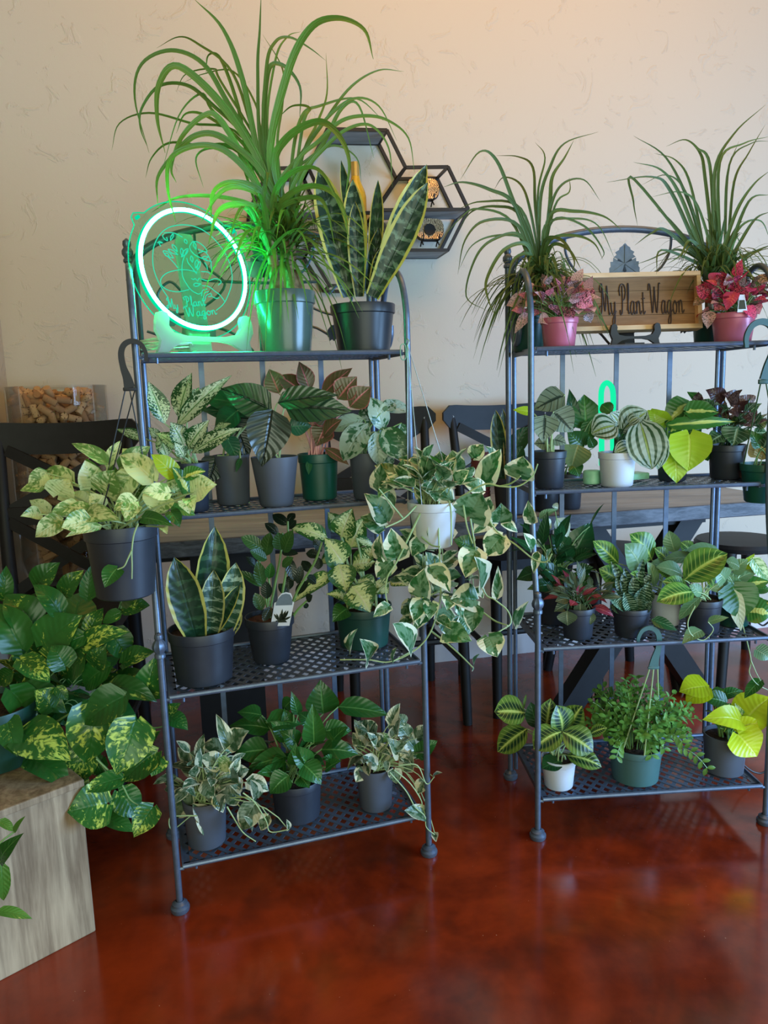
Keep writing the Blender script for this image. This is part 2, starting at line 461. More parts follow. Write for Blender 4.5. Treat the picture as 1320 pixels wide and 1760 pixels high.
    for s in (-1, 1):
        m.tube(catmull([(s * .145, .006, 1.535), (s * .142, .008, 1.49), (s * .12, .008, 1.45), (s * .08, .008, 1.41), (s * .13, .008, 1.36), (s * .2, .008, 1.34), (s * .24, .008, 1.38), (s * .21, .008, 1.415), (s * .18, .008, 1.39)], 5), .0035, 6)
        m.tube(catmull([(s * .02, .006, 1.25), (s * .06, .008, 1.29), (s * .13, .008, 1.31), (s * .2, .008, 1.28), (s * .27, .008, 1.30)], 5), .0035, 6)
    m.tube(catmull([(-.15, .006, 1.42), (0, .006, 1.415), (.15, .006, 1.42)], 6), .004, 6)
    m.tube([(0, .006, 1.24), (0, .006, 1.43)], .0035, 6)
    vs = m.build('vine_scroll', mt, o)
    def mleaf(cx_, cz, ang, sz):
        m = MB(); pts = []
        n = 26
        for i in range(n):
            a = 2 * pi * i / n; u = .5 - .5 * cos(a) if False else (1 - cos(a)) / 2
            rr = interp([(0, 0), (.1, .3), (.3, .5), (.55, .44), (.8, .22), (1, 0)], u) * (1 + (.16 if i % 2 else -.1))
            pts.append((u * sz, rr * sz * (1 if sin(a) >= 0 else -1)))
        X = Vector((cos(ang), 0, sin(ang))); Y = Vector((-sin(ang), 0, cos(ang)))
        m.prism(pts, X, Y, (cx_, -.002, cz), .002)
        m.bar(Vector((cx_, -.004, cz)), Vector((cx_, -.004, cz)) + X * sz * .9, .0016, .003)
        m.build('metal_leaf', mt, o, smooth=False)
    for a in (90, 215, 325): mleaf(.015, 1.46, radians(a), .052)
    for sx, z_, a in ((-.11, 1.285, 160), (-.17, 1.27, 200), (.17, 1.30, -20), (.22, 1.33, -60), (-.2, 1.345, 240)):
        mleaf(sx, z_, radians(a), .042)
    return o
rackL = make_rack()
kids = list(rackL.children)
rackR = rackL.copy(); COL.objects.link(rackR)
for ch in kids:
    c = ch.copy(); COL.objects.link(c); c.parent = rackR
    for g in ch.children:
        d = g.copy(); COL.objects.link(d); d.parent = c
for o, k, lb in ((rackL, 'L', 'dark grey metal plant rack carrying the large glowing round neon sign'), (rackR, 'R', 'dark grey metal plant rack carrying the framed wooden board with script lettering')):
    o.location = (RK[k][0], RK[k][1], 0); o.rotation_euler = (0, 0, RK[k][2])
    tag(o, lb, 'plant rack', 'four tier metal plant racks')

# ------------------------------------------------------------------ long table
TA, TZ = WA + .005, .75
TD = Vector((cos(TA), sin(TA), 0)); TN = Vector((-sin(TA), cos(TA), 0)); TP = Vector((-.619, 2.03, 0))
def tp(s, d, z): return TP + TD * s + TN * d + Vector((0, 0, z))
TL0, TL1, TDP = -.08, 2.02, .56
RT = Matrix((TD, TN, Vector((0, 0, 1)))).transposed()
tbl = empty('dining_table', tp((TL0 + TL1) / 2, TDP / 2, 0), 'long grey plank table with black crossed legs behind both plant racks', 'table')
m = MB()
for k in range(5):
    w = (TDP - .012) / 5
    m.box(tp((TL0 + TL1) / 2, .012 + w * (k + .5), TZ - .019), (TL1 - TL0, w - .0015, .038), RT, .002)
m.build('tabletop', MT['table_top'], tbl, smooth=False)
m = MB(); m.box(tp((TL0 + TL1) / 2, .004, TZ - .021), (TL1 - TL0 + .004, .014, .046), RT, .003)
m.build('front_edge', MT['table_edge'], tbl, smooth=False, label='worn dark front edge')
for cs in (0.17, 1.58):
    m = MB(); c0 = tp(cs, 0, 0)
    hh = TZ - .045
    if cs < 1:
        m.bar(tp(cs, .20, .03), tp(cs, .20, hh), .20, .06, up=TN)
    else:
        m.bar(tp(cs - .28, .22, .0), tp(cs + .20, .22, hh - .02), .075, .07, up=TN)
        m.bar(tp(cs + .28, .23, .0), tp(cs - .20, .23, hh - .02), .075, .07, up=TN)
    m.bar(tp(cs - .25, .22, hh - .01), tp(cs + .25, .22, hh - .01), .08, .04, up=TN)
    if cs < 1: m.bar(tp(cs, .05, .03), tp(cs, .5, .03), .07, .05)
    m.build('leg_frame', MT['black_wood'], tbl, smooth=False)

# ------------------------------------------------------------------ cross back chairs
def make_chair():
    o = bpy.data.objects.new('dining_chair', None); COL.objects.link(o); mt = MT['black_wood']
    # local: the chair faces -y, its back at +y
    def back_y(z): return interp([(0, .20), (.3, .18), (.55, .178), (.78, .2), (1.05, .253)], z)
    for s in (-1, 1):
        m = MB(); m.tube(catmull([(s * .185, .20, 0), (s * .18, .185, .25), (s * .178, .178, .52), (s * .185, .2, .78), (s * .195, .252, 1.045)], 5), [.016, .02, .021, .019, .016], 10)
        m.build('rear_leg', mt, o)
        m = MB(); m.tube([(s * .195, -.23, 0), (s * .185, -.2, .53)], [.016, .021], 10); m.build('front_leg', mt, o)
        m = MB(); m.tube([(s * .183, .17, .22), (s * .19, -.21, .22)], .011, 8); m.build('side_stretcher', mt, o)
    m = MB(); m.tube([(-.19, -.21, .3), (.19, -.21, .3)], .011, 8); m.build('front_stretcher', mt, o)
    m = MB()
    pts = [(-.21, -.2), (-.18, -.235), (.18, -.235), (.21, -.2), (.2, .15), (.165, .165), (-.165, .165), (-.2, .15)]
    m.prism(pts, (1, 0, 0), (0, 1, 0), (0, 0, .545), .035); m.build('seat', mt, o, smooth=False)
    m = MB(); n = 16; th = .02; prof = []
    for i in range(n + 1):
        a = -1 + 2 * i / n; x = a * .235; y = .235 + .03 * (1 - a * a)
        e = max(0, abs(a) - .8) / .2; prof.append((x, y, .048 * math.sqrt(max(0, 1 - e * e * .92))))
    for x, y, hh in prof:
        for dy, dz in ((-th / 2, -1), (th / 2, -1), (th / 2, 1), (-th / 2, 1)): m.v.append(Vector((x, y + dy, 1.03 + dz * hh + .012 * (x / .235) ** 2)))
    for i in range(n):
        for k in range(4):
            k2 = (k + 1) % 4; m.face((i * 4 + k, i * 4 + 4 + k, i * 4 + 4 + k2, i * 4 + k2))
    m.face((0, 1, 2, 3)); m.face([n * 4 + k for k in range(4)][::-1])
    m.build('top_rail', mt, o)
    m = MB(); m.bar((-.18, .205, .80), (.18, .205, .80), .055, .02, up=(0, 1, 0)); m.build('middle_rail', mt, o, smooth=False)
    for z0, z1 in ((.565, .785), (.815, 1.0)):
        for s in (-1, 1):
            m = MB(); m.bar((-s * .172, back_y(z0) + s * .004, z0), (s * .172, back_y(z1) + s * .004, z1), .034, .012, up=(0, 1, 0)); m.build('cross_brace', mt, o, smooth=False)
    for s in (-1, 1):
        m = MB(); m.lathe([(.007, 0), (.007, .002), (.003, .004)], (s * .195, .238, 1.04), 8, Matrix.Rotation(pi / 2, 3, 'X')); m.build('screw', MT['pale_wire'], o, label='small bright screw head')
    return o
chair0 = make_chair()
kids_c = list(chair0.children)
def place_chair(p, rz, label):
    o = chair0
    if 'label' in chair0:
        o = chair0.copy(); COL.objects.link(o)
        for ch in kids_c:
            c = ch.copy(); COL.objects.link(c); c.parent = o
    o.location = p; o.rotation_euler = (0, 0, rz); tag(o, label, 'chair', 'black cross back chairs'); return o
def chair_by_rail(P, side, rz, label):
    """put a chair so that the given end of its top rail stands over P"""
    d = Matrix.Rotation(rz, 3, 'Z') @ Vector((side * .235, .235, 0))
    return place_chair((P[0] - d.x, P[1] - d.y, 0), rz, label)
chair_by_rail(at(748, 720, 2.92), 1, TA, 'black cross back chair behind the left rack, between the table and the wall')
chair_by_rail(at(761, 710, 2.95), -1, TA, 'black cross back chair with its left side showing in the gap between the racks')
chair_by_rail(at(244, 745, 2.36), 1, .12, 'black cross back chair in the left corner in front of the cork jar')

def make_stool():
    o = bpy.data.objects.new('stool', None); COL.objects.link(o); mt = MT['black_wood']
    for sx in (-1, 1):
        for sy in (-1, 1):
            m = MB(); m.tube([(sx * .185, sy * .17, 0), (sx * .12, sy * .11, .5)], [.019, .023], 10); m.build('leg', mt, o)
        m = MB(); m.tube([(sx * .158, -.145, .2), (sx * .158, .145, .2)], .011, 8); m.build('stretcher', mt, o)
    m = MB(); m.lathe([(.15, 0), (.165, .006), (.168, .02), (.16, .033), (.1, .036)], (0, 0, .495), 28, capt=True); m.build('seat', mt, o)
    return o
stool0 = make_stool(); kids_s = list(stool0.children)
def place_stool(p, rz, label):
    o = stool0
    if 'label' in stool0:
        o = stool0.copy(); COL.objects.link(o)
        for ch in kids_s:
            c = ch.copy(); COL.objects.link(c); c.parent = o
    o.location = p; o.rotation_euler = (0, 0, rz); return tag(o, label, 'stool', 'black wooden stools')
a, b = atz(1006, 1205, 0), atz(1203, 1164, 0)
place_stool((a.x + .15, a.y + .2, 0), TA, 'black stool under the table behind the white potted prayer plant')
place_stool((b.x + .18, b.y + .10, 0), TA, 'black stool under the right end of the table behind the yellow green pothos')
JC = Vector((-1.09, 2.575, 0))
place_stool((JC.x, JC.y, 0), WA, 'black stool in the corner under the tall jar of corks')

# ------------------------------------------------------------------ weathered crate
CA, CB = Vector((-.717, -.697, 0)), Vector((-.697, .717, 0)); CC = Vector((-.655, 1.483, 0))
CZ = .352; CLEN, CWID = .62, .34
cr_ = empty('wooden_crate', CC + CA * CLEN / 2 + CB * CWID / 2, 'weathered pale wooden crate on the floor under the big golden pothos', 'crate')
def cp(a, b, z): return CC + CA * a + CB * b + Vector((0, 0, z))
RC = Matrix((CA, CB, Vector((0, 0, 1)))).transposed()
if RC.determinant() < 0: RC = Matrix((CA, -CB, Vector((0, 0, 1)))).transposed()
m = MB(); m.box(cp(CLEN / 2, .009, CZ / 2 - .006), (CLEN, .018, CZ - .012), RC, .003); m.build('front_board', MT['crate'], cr_, smooth=False)
m = MB(); m.box(cp(CLEN / 2, CWID - .009, CZ / 2 - .006), (CLEN, .018, CZ - .012), RC, .003); m.build('back_board', MT['crate'], cr_, smooth=False)
for a in (.009, CLEN - .009):
    m = MB(); m.box(cp(a, CWID / 2, CZ / 2 - .006), (.018, CWID - .036, CZ - .012), RC, .003); m.build('end_board', MT['crate'], cr_, smooth=False)
m = MB(); m.box(cp(CLEN / 2, CWID / 2, CZ - .006), (CLEN + .01, CWID + .01, .016), RC, .003); m.build('lid', MT['crate'], cr_, smooth=False)
# ------------------------------------------------------------------ glass jar of corks
def glass_mat():
    t = NT('clear_glass'); g = t.n('ShaderNodeBsdfTransparent'); g.inputs[0].default_value = (.95, .96, .96, 1)
    gl = t.n('ShaderNodeBsdfGlossy'); gl.inputs['Roughness'].default_value = .03; gl.inputs[0].default_value = (1, 1, 1, 1)
    f = t.n('ShaderNodeFresnel'); f.inputs[0].default_value = 1.35
    mx = t.n('ShaderNodeMixShader'); t.link(t.mth('MULTIPLY', f.outputs[0], .75), mx.inputs[0]); t.link(g.outputs[0], mx.inputs[1]); t.link(gl.outputs[0], mx.inputs[2])
    return t.done(mx.outputs[0])
MT['glass'] = glass_mat()
def cork_mat():
    t = NT('cork'); o = t.obj(); rnd = t.n('ShaderNodeObjectInfo').outputs['Random']
    a = t.noise(o, 190, 4, .65)
    base = t.mix(rnd, S(158, 116, 82), S(206, 168, 126))
    cc = t.mix(t.step(a, .60, .70), base, S(112, 76, 52))
    pr = t.step(t.noise(o, 150, 1), .64, .66)
    return t.done(t.bsdf(t.mix(t.mth('MULTIPLY', pr, t.step(rnd, .6, .62)), cc, S(92, 52, 42)), .85, 0, .2))
MT['cork'] = cork_mat()
JZ0, JZ1, JR = .534, 1.195, .160
jar = MB()
prof = [(.12, .0), (.148, .008), (JR, .05), (JR, JZ1 - JZ0 - .01), (JR + .002, JZ1 - JZ0), (JR - .003, JZ1 - JZ0 + .001), (JR - .006, JZ1 - JZ0 - .01), (JR - .006, .06), (.14, .016), (.0, .014)]
jar.lathe(prof, (JC.x, JC.y, JZ0), 48)
tag(jar.build('glass_jar', MT['glass'], origin=(JC.x, JC.y, JZ0)), 'tall clear glass jar full of corks in the left corner', 'jar')
random.seed(5)
ck = MB(); ck.lathe([(.0105, -.0215), (.0117, -.0195), (.0117, .0195), (.0105, .0215)], n=12, capt=True)
cork0 = None; spots = []
def cork(p, ax):
    global cork0
    q = Vector((0, 0, 1)).rotation_difference(ax.normalized()).to_euler()
    if cork0 is None:
        cork0 = ck.build('wine_cork', MT['cork'], origin=(0, 0, 0)); o = cork0
    else:
        o = cork0.copy(); COL.objects.link(o)
    o.location = p; o.rotation_euler = q
    tag(o, 'used wine cork among the many corks heaped inside the glass jar', 'cork', 'corks in the glass jar')
RI = JR - .022
zz = JZ0 + .26
while zz < JZ1 - .03:                      # the shell that lies against the glass, towards the room
    a = radians(190 + random.uniform(0, 8))
    while a < radians(365):
        tl = random.uniform(-1.5, 1.5)
        ax = Vector((-sin(a), cos(a), 0)) * cos(tl) + Vector((0, 0, 1)) * sin(tl)
        if random.random() < .25: ax = Vector((cos(a), sin(a), random.uniform(-.5, .5)))
        rr = RI - (.006 if random.random() < .5 else .014)
        cork(Vector((JC.x + rr * cos(a), JC.y + rr * sin(a), zz + random.uniform(-.005, .005))), ax)
        a += (.031 + .012 * abs(cos(tl))) / RI
    zz += .0295
for k in range(44):                         # the top of the heap
    a = random.uniform(0, 2 * pi); rr = math.sqrt(random.random()) * (RI - .012)
    cork(Vector((JC.x + rr * cos(a), JC.y + rr * sin(a), JZ1 - .035 + random.uniform(-.006, .018))), Vector((random.gauss(0, 1), random.gauss(0, 1), random.gauss(0, .5))))
f = MB()                                    # the corks nobody could count, deeper in the jar
for k in range(520):
    a = random.uniform(0, 2 * pi); low = k > 330
    rr = math.sqrt(random.random()) * (RI - (.006 if low else .03)); z = random.uniform(JZ0 + .045, JZ0 + .25) if low else random.uniform(JZ0 + .25, JZ1 - .06)
    ax = Vector((random.gauss(0, 1), random.gauss(0, 1), random.gauss(0, 1)))
    R = Vector((0, 0, 1)).rotation_difference(ax.normalized()).to_matrix()
    f.lathe([(.0117, -.0215), (.0117, .0215)], (JC.x + rr * cos(a), JC.y + rr * sin(a), z), 8, R, capt=True)
o = f.build('cork_fill', MT['cork']); o['kind'] = 'stuff'; tag(o, 'mass of wine corks packed in the middle and bottom of the jar', 'corks')

# ------------------------------------------------------------------ hexagon wall shelf and what stands on it
BS = MT['black_steel']
hexA = [(562, 222), (665, 224), (697, 288), (645, 366), (565, 366), (530, 288)]
hexB = [(697, 288), (770, 287), (805, 360), (770, 430), (680, 430), (645, 366)]
hexC = [(565, 366), (645, 366), (690, 430), (648, 492), (566, 491), (530, 430)]
hexD = [(462, 290), (530, 288), (565, 366), (530, 430), (462, 432), (428, 362)]
DP = .155
def ws(q, off): return atwall(q[0], q[1], DP) - WN * (DP - off)
hs = empty('wall_shelf', atwall(640, 432, DP) - WN * (DP - .004), 'black metal honeycomb shelf of hexagons hanging on the wall behind the palm', 'wall shelf')
for hx in (hexA, hexB, hexC, hexD):
    m = MB()
    for off in (DP, .008):
        for i in range(6): m.bar(ws(hx[i], off), ws(hx[(i + 1) % 6], off), .011, .011, up=WN)
    for i in range(6): m.bar(ws(hx[i], .008), ws(hx[i], DP), .009, .009)
    m.build('hexagon_frame', BS, hs, smooth=False)
def panel(a, b, name='wood_panel', th=.008):
    A0, A1, B0, B1 = ws(a, .012), ws(a, DP - .006), ws(b, .012), ws(b, DP - .006)
    t = (B0 - A0).normalized(); up = WN.cross(t) if WN.cross(t).z > 0 else t.cross(WN)
    m = MB(); R = Matrix((t, WN, t.cross(WN))).transposed()
    m.box((A0 + A1 + B0 + B1) / 4, ((B0 - A0).length, DP - .018, th), R); m.build(name, MT['table_top'], hs, smooth=False)
panel(hexA[0], hexA[1]); panel((648, 361), (802, 360)); panel(hexB[4], hexB[3]); panel((428, 362), (562, 362)); panel(hexD[4], hexD[3]); panel((545, 402), (672, 402))
for px in ((648, 361), (802, 360)): pass
m = MB(); m.bar(ws((648, 361), DP), ws((802, 360), DP), .011, .011, up=WN); m.build('middle_bar', BS, hs, smooth=False)

def gold_mat():
    t = NT('gold_filigree'); o = t.obj(); q = t.n('ShaderNodeTexVoronoi', feature='DISTANCE_TO_EDGE'); t.put(q.inputs['Vector'], t.mth('MULTIPLY', 1, 1) if False else o); q.inputs['Scale'].default_value = 85
    w_ = t.n('ShaderNodeTexWave'); t.put(w_.inputs['Vector'], o); w_.inputs['Scale'].default_value = 60; w_.inputs['Distortion'].default_value = 14; w_.inputs['Detail'].default_value = 2
    f = t.step(w_.outputs[1], .35, .5)
    return t.done(t.bsdf(t.mix(f, S(70, 52, 38), S(226, 200, 160)), t.mix(f, (.6, .6, .6), (.25, .25, .25)), .35, .5, t.bump(f, .6, .003)))
MT['gold'] = gold_mat(); MT['gold_foil'] = plain('gold_foil', S(206, 176, 100), .35, .8, .05)
MT['white_wine'] = plain('golden_wine_bottle', S(182, 146, 40), .12, 0, .06)
MT['black_matte'] = plain('matte_black', S(18, 18, 18), .6)
def ornament(px, py, wpx, hpx, off, label, badge):
    c = atwall(px, py, off); s = (c - CAMP).dot(fwd) / FPX; w, h = wpx * s, hpx * s
    o = empty('gold_ornament', c - Vector((0, 0, h / 2 + .02)), label, 'ornament', 'gold filigree ornaments on the wall shelf')
    pts = []
    for i in range(40):
        a = 2 * pi * i / 40; x = math.copysign(abs(cos(a)) ** .45, cos(a)) * w / 2; y = math.copysign(abs(sin(a)) ** .55, sin(a)) * h / 2
        pts.append((x * (1 - .1 * (y < 0) * abs(y) / (h / 2)), y))
    tilt = .22; Y = Vector((0, 0, cos(tilt))) - WN * sin(tilt)
    m = MB(); m.prism(pts, WD, Y, c, .022); m.build('plaque', MT['gold'], o)
    m = MB()
    fr = [c + WD * x + Y * y + WN * .004 for x, y in pts]; m.tube(fr + fr[:1], .0035, 6, caps=False); m.build('rim', MT['black_matte'], o)
    if badge:
        m = MB(); m.lathe([(.0, -.002), (w * .2, -.002), (w * .2, .003), (0, .003)], c + WN * .014 - Y * h * .02, 20, Matrix((WD, Y, WN)).transposed()); m.build('badge', MT['black_matte'], o, label='round black badge')
    m = MB(); b = c - Y * (h / 2)
    for sg in (-1, 1):
        q = b + WD * (sg * w * .28)
        m.tube(catmull([q + WN * .03 + Vector((0, 0, .016)), q + WN * .026 - Vector((0, 0, .002)), q + WN * .0 - Vector((0, 0, .004)), q - WN * .02 - Vector((0, 0, .02)) ], 4), .0028, 6)
        m.tube([q - Vector((0, 0, .004)), Vector((q.x, q.y, c.z - h / 2 - .02)) + WN * .02], .0028, 6)
    m.tube([b + WD * (w * .28) - Vector((0, 0, .004)), b - WD * (w * .28) - Vector((0, 0, .004))], .0028, 6)
    m.build('easel', MT['black_matte'], o, label='small black wire easel')
ornament(727, 326, 54, 36, .07, 'pale gold filigree ornament on the upper level of the right hexagon', False)
ornament(737, 395, 50, 36, .07, 'gold filigree ornament with round black badge on the lower level of the right hexagon', True)
ornament(690, 398, 40, 34, .06, 'gold filigree ornament half hidden behind the tall snake plant leaf, right hexagon', False)
ornament(541, 395, 44, 32, .07, 'gold filigree ornament beside the palm trunk in the left hexagon', False)
b = atwall(614, 402, .08); s_ = (b - CAMP).dot(fwd) / FPX
bt = empty('wine_bottle', b, 'golden white wine bottle with gold foil neck standing in the hexagon shelf', 'bottle')
hb = 116 * s_
m = MB(); m.lathe([(.036, 0), (.0385, .004), (.0385, hb * .52), (.034, hb * .6), (.019, hb * .74), (.0145, hb * .82), (.0145, hb * .99), (.0, hb * .99)], b, 24); m.build('glass_body', MT['white_wine'], bt)
m = MB(); m.lathe([(.0155, hb * .8), (.0155, hb), (0, hb)], b, 20, capb=False); m.build('foil', MT['gold_foil'], bt)

# ------------------------------------------------------------------ hand drawn letters, x to the right, y up, cap height 1
GL = {
 'M': (.80, [[(.10, .30), (.0, .22), (.02, .02), (.13, .05), (.19, .35), (.22, .97), (.14, 1.02), (.06, .86), (.13, .74)], [(.22, .97), (.30, .55), (.38, .12), (.47, .55), (.55, .97)], [(.55, .97), (.60, .5), (.66, .02), (.74, .06)]]),
 'y': (.38, [[(.0, .40), (.03, .12), (.12, .0), (.22, .12), (.27, .42)], [(.27, .42), (.26, .0), (.22, -.32), (.12, -.38), (.10, -.2), (.24, .0), (.34, .12)]]),
 'P': (.52, [[(.20, .95), (.19, .4), (.14, .04), (.04, .0), (.02, .14)], [(.03, .62), (.0, .84), (.12, 1.0), (.32, .98), (.42, .78), (.34, .52), (.18, .45)]]),
 'l': (.20, [[(.0, .12), (.10, .6), (.12, .98), (.07, .98), (.05, .5), (.08, .04), (.18, .06)]]),
 'a': (.40, [[(.26, .40), (.12, .42), (.02, .2), (.08, .0), (.2, .06), (.27, .40)], [(.27, .42), (.26, .08), (.32, .0), (.40, .1)]]),
 'n': (.40, [[(.0, .40), (.04, .36), (.05, .0)], [(.05, .2), (.14, .42), (.24, .36), (.26, .06), (.32, .0), (.40, .1)]]),
 't': (.26, [[(.10, .72), (.09, .3), (.12, .0), (.24, .08)], [(.0, .50), (.22, .52)]]),
 'W': (.86, [[(.0, .78), (.03, .98), (.13, .94), (.18, .5), (.24, .02), (.34, .4), (.42, .9)], [(.42, .9), (.46, .4), (.54, .02), (.66, .5), (.74, .98), (.84, 1.0)]]),
 'g': (.40, [[(.26, .40), (.12, .42), (.02, .2), (.08, .0), (.2, .06), (.27, .40)], [(.27, .42), (.26, .0), (.22, -.32), (.10, -.38), (.08, -.22), (.24, .0), (.40, .12)]]),
 'o': (.38, [[(.14, .42), (.02, .24), (.08, .0), (.22, .02), (.28, .24), (.16, .42), (.2, .34), (.38, .36)]]),
 ' ': (.22, []),
}
def lettering(m, text, o, X, Y, w, h, r, n=5):
    """trace a line of script from o, w wide in all and h high in capitals"""
    tot = sum(GL[c][0] for c in text); k = w / tot; x = 0
    for c in text:
        for st in GL[c][1]:
            m.tube(catmull([o + X * ((x + p[0]) * k) + Y * (p[1] * h) for p in st], n), r, 6)
        x += GL[c][0]

# ------------------------------------------------------------------ display stands
def plate_outline(w, h):
    """front profile of a plate stand: two hooked arms over two legs with an arch between"""
    half = [(0, .42), (.22, .43), (.36, .50), (.41, .66), (.40, .84), (.42, .95), (.47, 1.0), (.52, .95), (.54, .78), (.55, .55), (.52, .4), (.50, .30), (.52, .12), (.55, 0), (.44, 0), (.40, .10), (.30, .24), (.16, .30), (0, .31)]
    hp = [(x * w, y * h) for x, y in half]
    top, bot = hp[:13], hp[13:]
    loop = top + bot
    return loop + [(-x, y) for x, y in loop[1:-1]][::-1]
def display_stand(base, X, N, w, h, uph, mat, label, lean, uo=.012):
    o = empty('display_stand', base, label, 'stand', 'plate stands on the top shelves')
    Z = Vector((0, 0, 1))
    m = MB(); m.prism(plate_outline(w, h), X, Z, base + N * .012, .012); m.build('hooked_front', mat, o, smooth=False)
    m = MB()
    up = Z * cos(lean) - N * sin(lean)
    pts = [(-.028, 0), (.028, 0), (.026, uph * .55), (.027, uph * .9), (.016, uph), (-.016, uph), (-.027, uph * .9), (-.026, uph * .55)]
    m.prism(pts, X, up, base - N * uo, .007)
    m.box(base + N * ((.012 - uo) / 2) + Z * .004, (.05, .012 + uo, .007), Matrix((X, -N, Z)).transposed()); m.build('upright', mat, o, smooth=False)
    m = MB(); m.prism([(0, 0), (-.10, 0), (-.085, .02), (-.02 - sin(lean) * uph * .5, uph * .45), (-.004, .05)], N, Z, base - N * (uo + .002), .008); m.build('rear_foot', mat, o, smooth=False)
    return o
def opal():
    t = NT('opal_acrylic'); p = t.bsdf(S(150, 160, 154), .35); tr = t.n('ShaderNodeBsdfTranslucent'); tr.inputs[0].default_value = (.8, .84, .82, 1)
    mx = t.n('ShaderNodeMixShader'); mx.inputs[0].default_value = .6; t.link(p, mx.inputs[1]); t.link(tr.outputs[0], mx.inputs[2]); return t.done(mx.outputs[0])
MT['stand_white'] = opal()
zt = SZ[4] + .006

# ------------------------------------------------------------------ round neon sign
NN = Vector((.695, -.707, .1346)).normalized(); NC = at(334.6, 464, 1.745)
def inpl(cu, cv, off=0.0):        # a point of the sign's own plane, read off the picture
    return atp(200 + cu / 5.28, 330 + cv / 5.28, NC + NN * off, NN)
NH = Vector((NN.x, NN.y, 0)).normalized(); NX = Vector((-NH.y, NH.x, 0)); NY = NN.cross(NX)
NRAD = .130
sg = empty('neon_sign', NC + NY * -(NRAD * 1.17), 'round glowing green neon sign with a woman and leaves, on the left rack', 'neon sign')
def emit(name, c, s):
    t = NT(name); e = t.n('ShaderNodeEmission'); e.inputs[0].default_value = (*c, 1); e.inputs[1].default_value = s; return t.done(e.outputs[0])
MT['neon_core'] = emit('neon_core', (.016, 1, .27), 150.0)
MT['neon_edge'] = emit('neon_edge_glow', (.0, .85, .45), .85)
MT['neon_line'] = emit('engraved_line_glow', (.03, .95, .55), .8)
def acryl():
    t = NT('clear_acrylic'); g = t.n('ShaderNodeBsdfTransparent'); g.inputs[0].default_value = (.80, .97, .86, 1)
    p = t.n('ShaderNodeBsdfTranslucent'); p.inputs[0].default_value = (.3, .9, .55, 1); p = p.outputs[0]; mx = t.n('ShaderNodeMixShader'); mx.inputs[0].default_value = .05
    t.link(g.outputs[0], mx.inputs[1]); t.link(p, mx.inputs[2]); return t.done(mx.outputs[0])
MT['acrylic'] = acryl()
def circ(r, n=72, off=0.0, c=None): return [(c or NC) + NN * off + NX * (r * cos(2 * pi * i / n)) + NY * (r * sin(2 * pi * i / n)) for i in range(n)]
m = MB(); pts = []
for i in range(96):
    a = 2 * pi * i / 96; r = NRAD * 1.165
    for ea in (radians(40), radians(140)):
        d = abs((a - ea + pi) % (2 * pi) - pi); r += .016 * max(0, 1 - (d / .11) ** 2) ** .7 if d < .11 else 0
    pts.append((r * cos(a), r * sin(a)))
m.prism(pts, NX, NY, NC - NN * .008, .005); m.build('acrylic_disc', MT['acrylic'], sg, smooth=False)
m = MB(); m.tube([NC - NN * .008 + NX * x + NY * y for x, y in pts], .0013, 5, caps=False, closed=True); m.build('disc_edge', MT['neon_edge'], sg, label='glowing edge of the clear disc')
m = MB(); m.tube(circ(NRAD, 90, .004), .0044, 10, caps=False, closed=True); m.build('neon_tube', MT['neon_core'], sg, label='bright white green neon ring')
MT['neon_sleeve'] = emit('neon_sleeve', (.0, .80, .36), 1.0)
m = MB(); m.tube(circ(NRAD, 90, -.002), .0082, 10, caps=False, closed=True, flat=.45); m.build('sleeve', MT['neon_sleeve'], sg)
for ea in (40, 140):
    m = MB(); c = NC + NX * (NRAD * 1.2 * cos(radians(ea))) + NY * (NRAD * 1.2 * sin(radians(ea)))
    m.lathe([(.004, -.008), (.004, .002), (0, .002)], c, 10, Matrix((NX, NY, NN)).transposed()); m.build('standoff', MT['neon_edge'], sg)
art = MB(); LR = .0011
def stroke(pts, n=5): art.tube(catmull([inpl(*p, -.004) for p in pts], n), LR, 5)
for st in ([(472, 960), (400, 850), (345, 720), (330, 600), (345, 480), (400, 380), (480, 320), (590, 298), (700, 310), (800, 355), (890, 430), (970, 530), (1025, 640), (1050, 760), (1040, 860), (1000, 970), (960, 1030), (905, 1075)],
           [(735, 728), (650, 708), (560, 708), (460, 735), (405, 790), (412, 850), (470, 890), (560, 905), (660, 885)],
           [(640, 530), (600, 640), (600, 760), (640, 840), (680, 890), (740, 925), (775, 912)],
           [(680, 785), (700, 795), (715, 785), (735, 802), (752, 782)], [(700, 838), (722, 826), (735, 832), (762, 832), (742, 852), (715, 856), (700, 838)],
           [(770, 722), (830, 727), (866, 746), (858, 650), (860, 630), (810, 622)], [(770, 790), (830, 806), (890, 788), (935, 797), (950, 820), (925, 845)],
           [(780, 850), (840, 860), (900, 905), (940, 935), (985, 995)], [(772, 945), (782, 895), (825, 880)], [(788, 968), (800, 918), (838, 902)], [(800, 990), (818, 940), (855, 920), (862, 946), (835, 952)],
           [(870, 950), (905, 966), (932, 960)], [(640, 600), (650, 640), (690, 690), (730, 745)], [(430, 385), (420, 400), (440, 430), (465, 440), (455, 410)], [(372, 460), (420, 462), (385, 450), (402, 495)],
           [(430, 372), (520, 372), (600, 410)], [(690, 450), (665, 500), (700, 560), (770, 600), (830, 620)], [(740, 520), (820, 545), (800, 500), (740, 455), (690, 450)],
           [(745, 555), (800, 540), (840, 590), (855, 630)], [(800, 640), (820, 670), (826, 705)], [(470, 590), (520, 640), (560, 690)]): stroke(st)
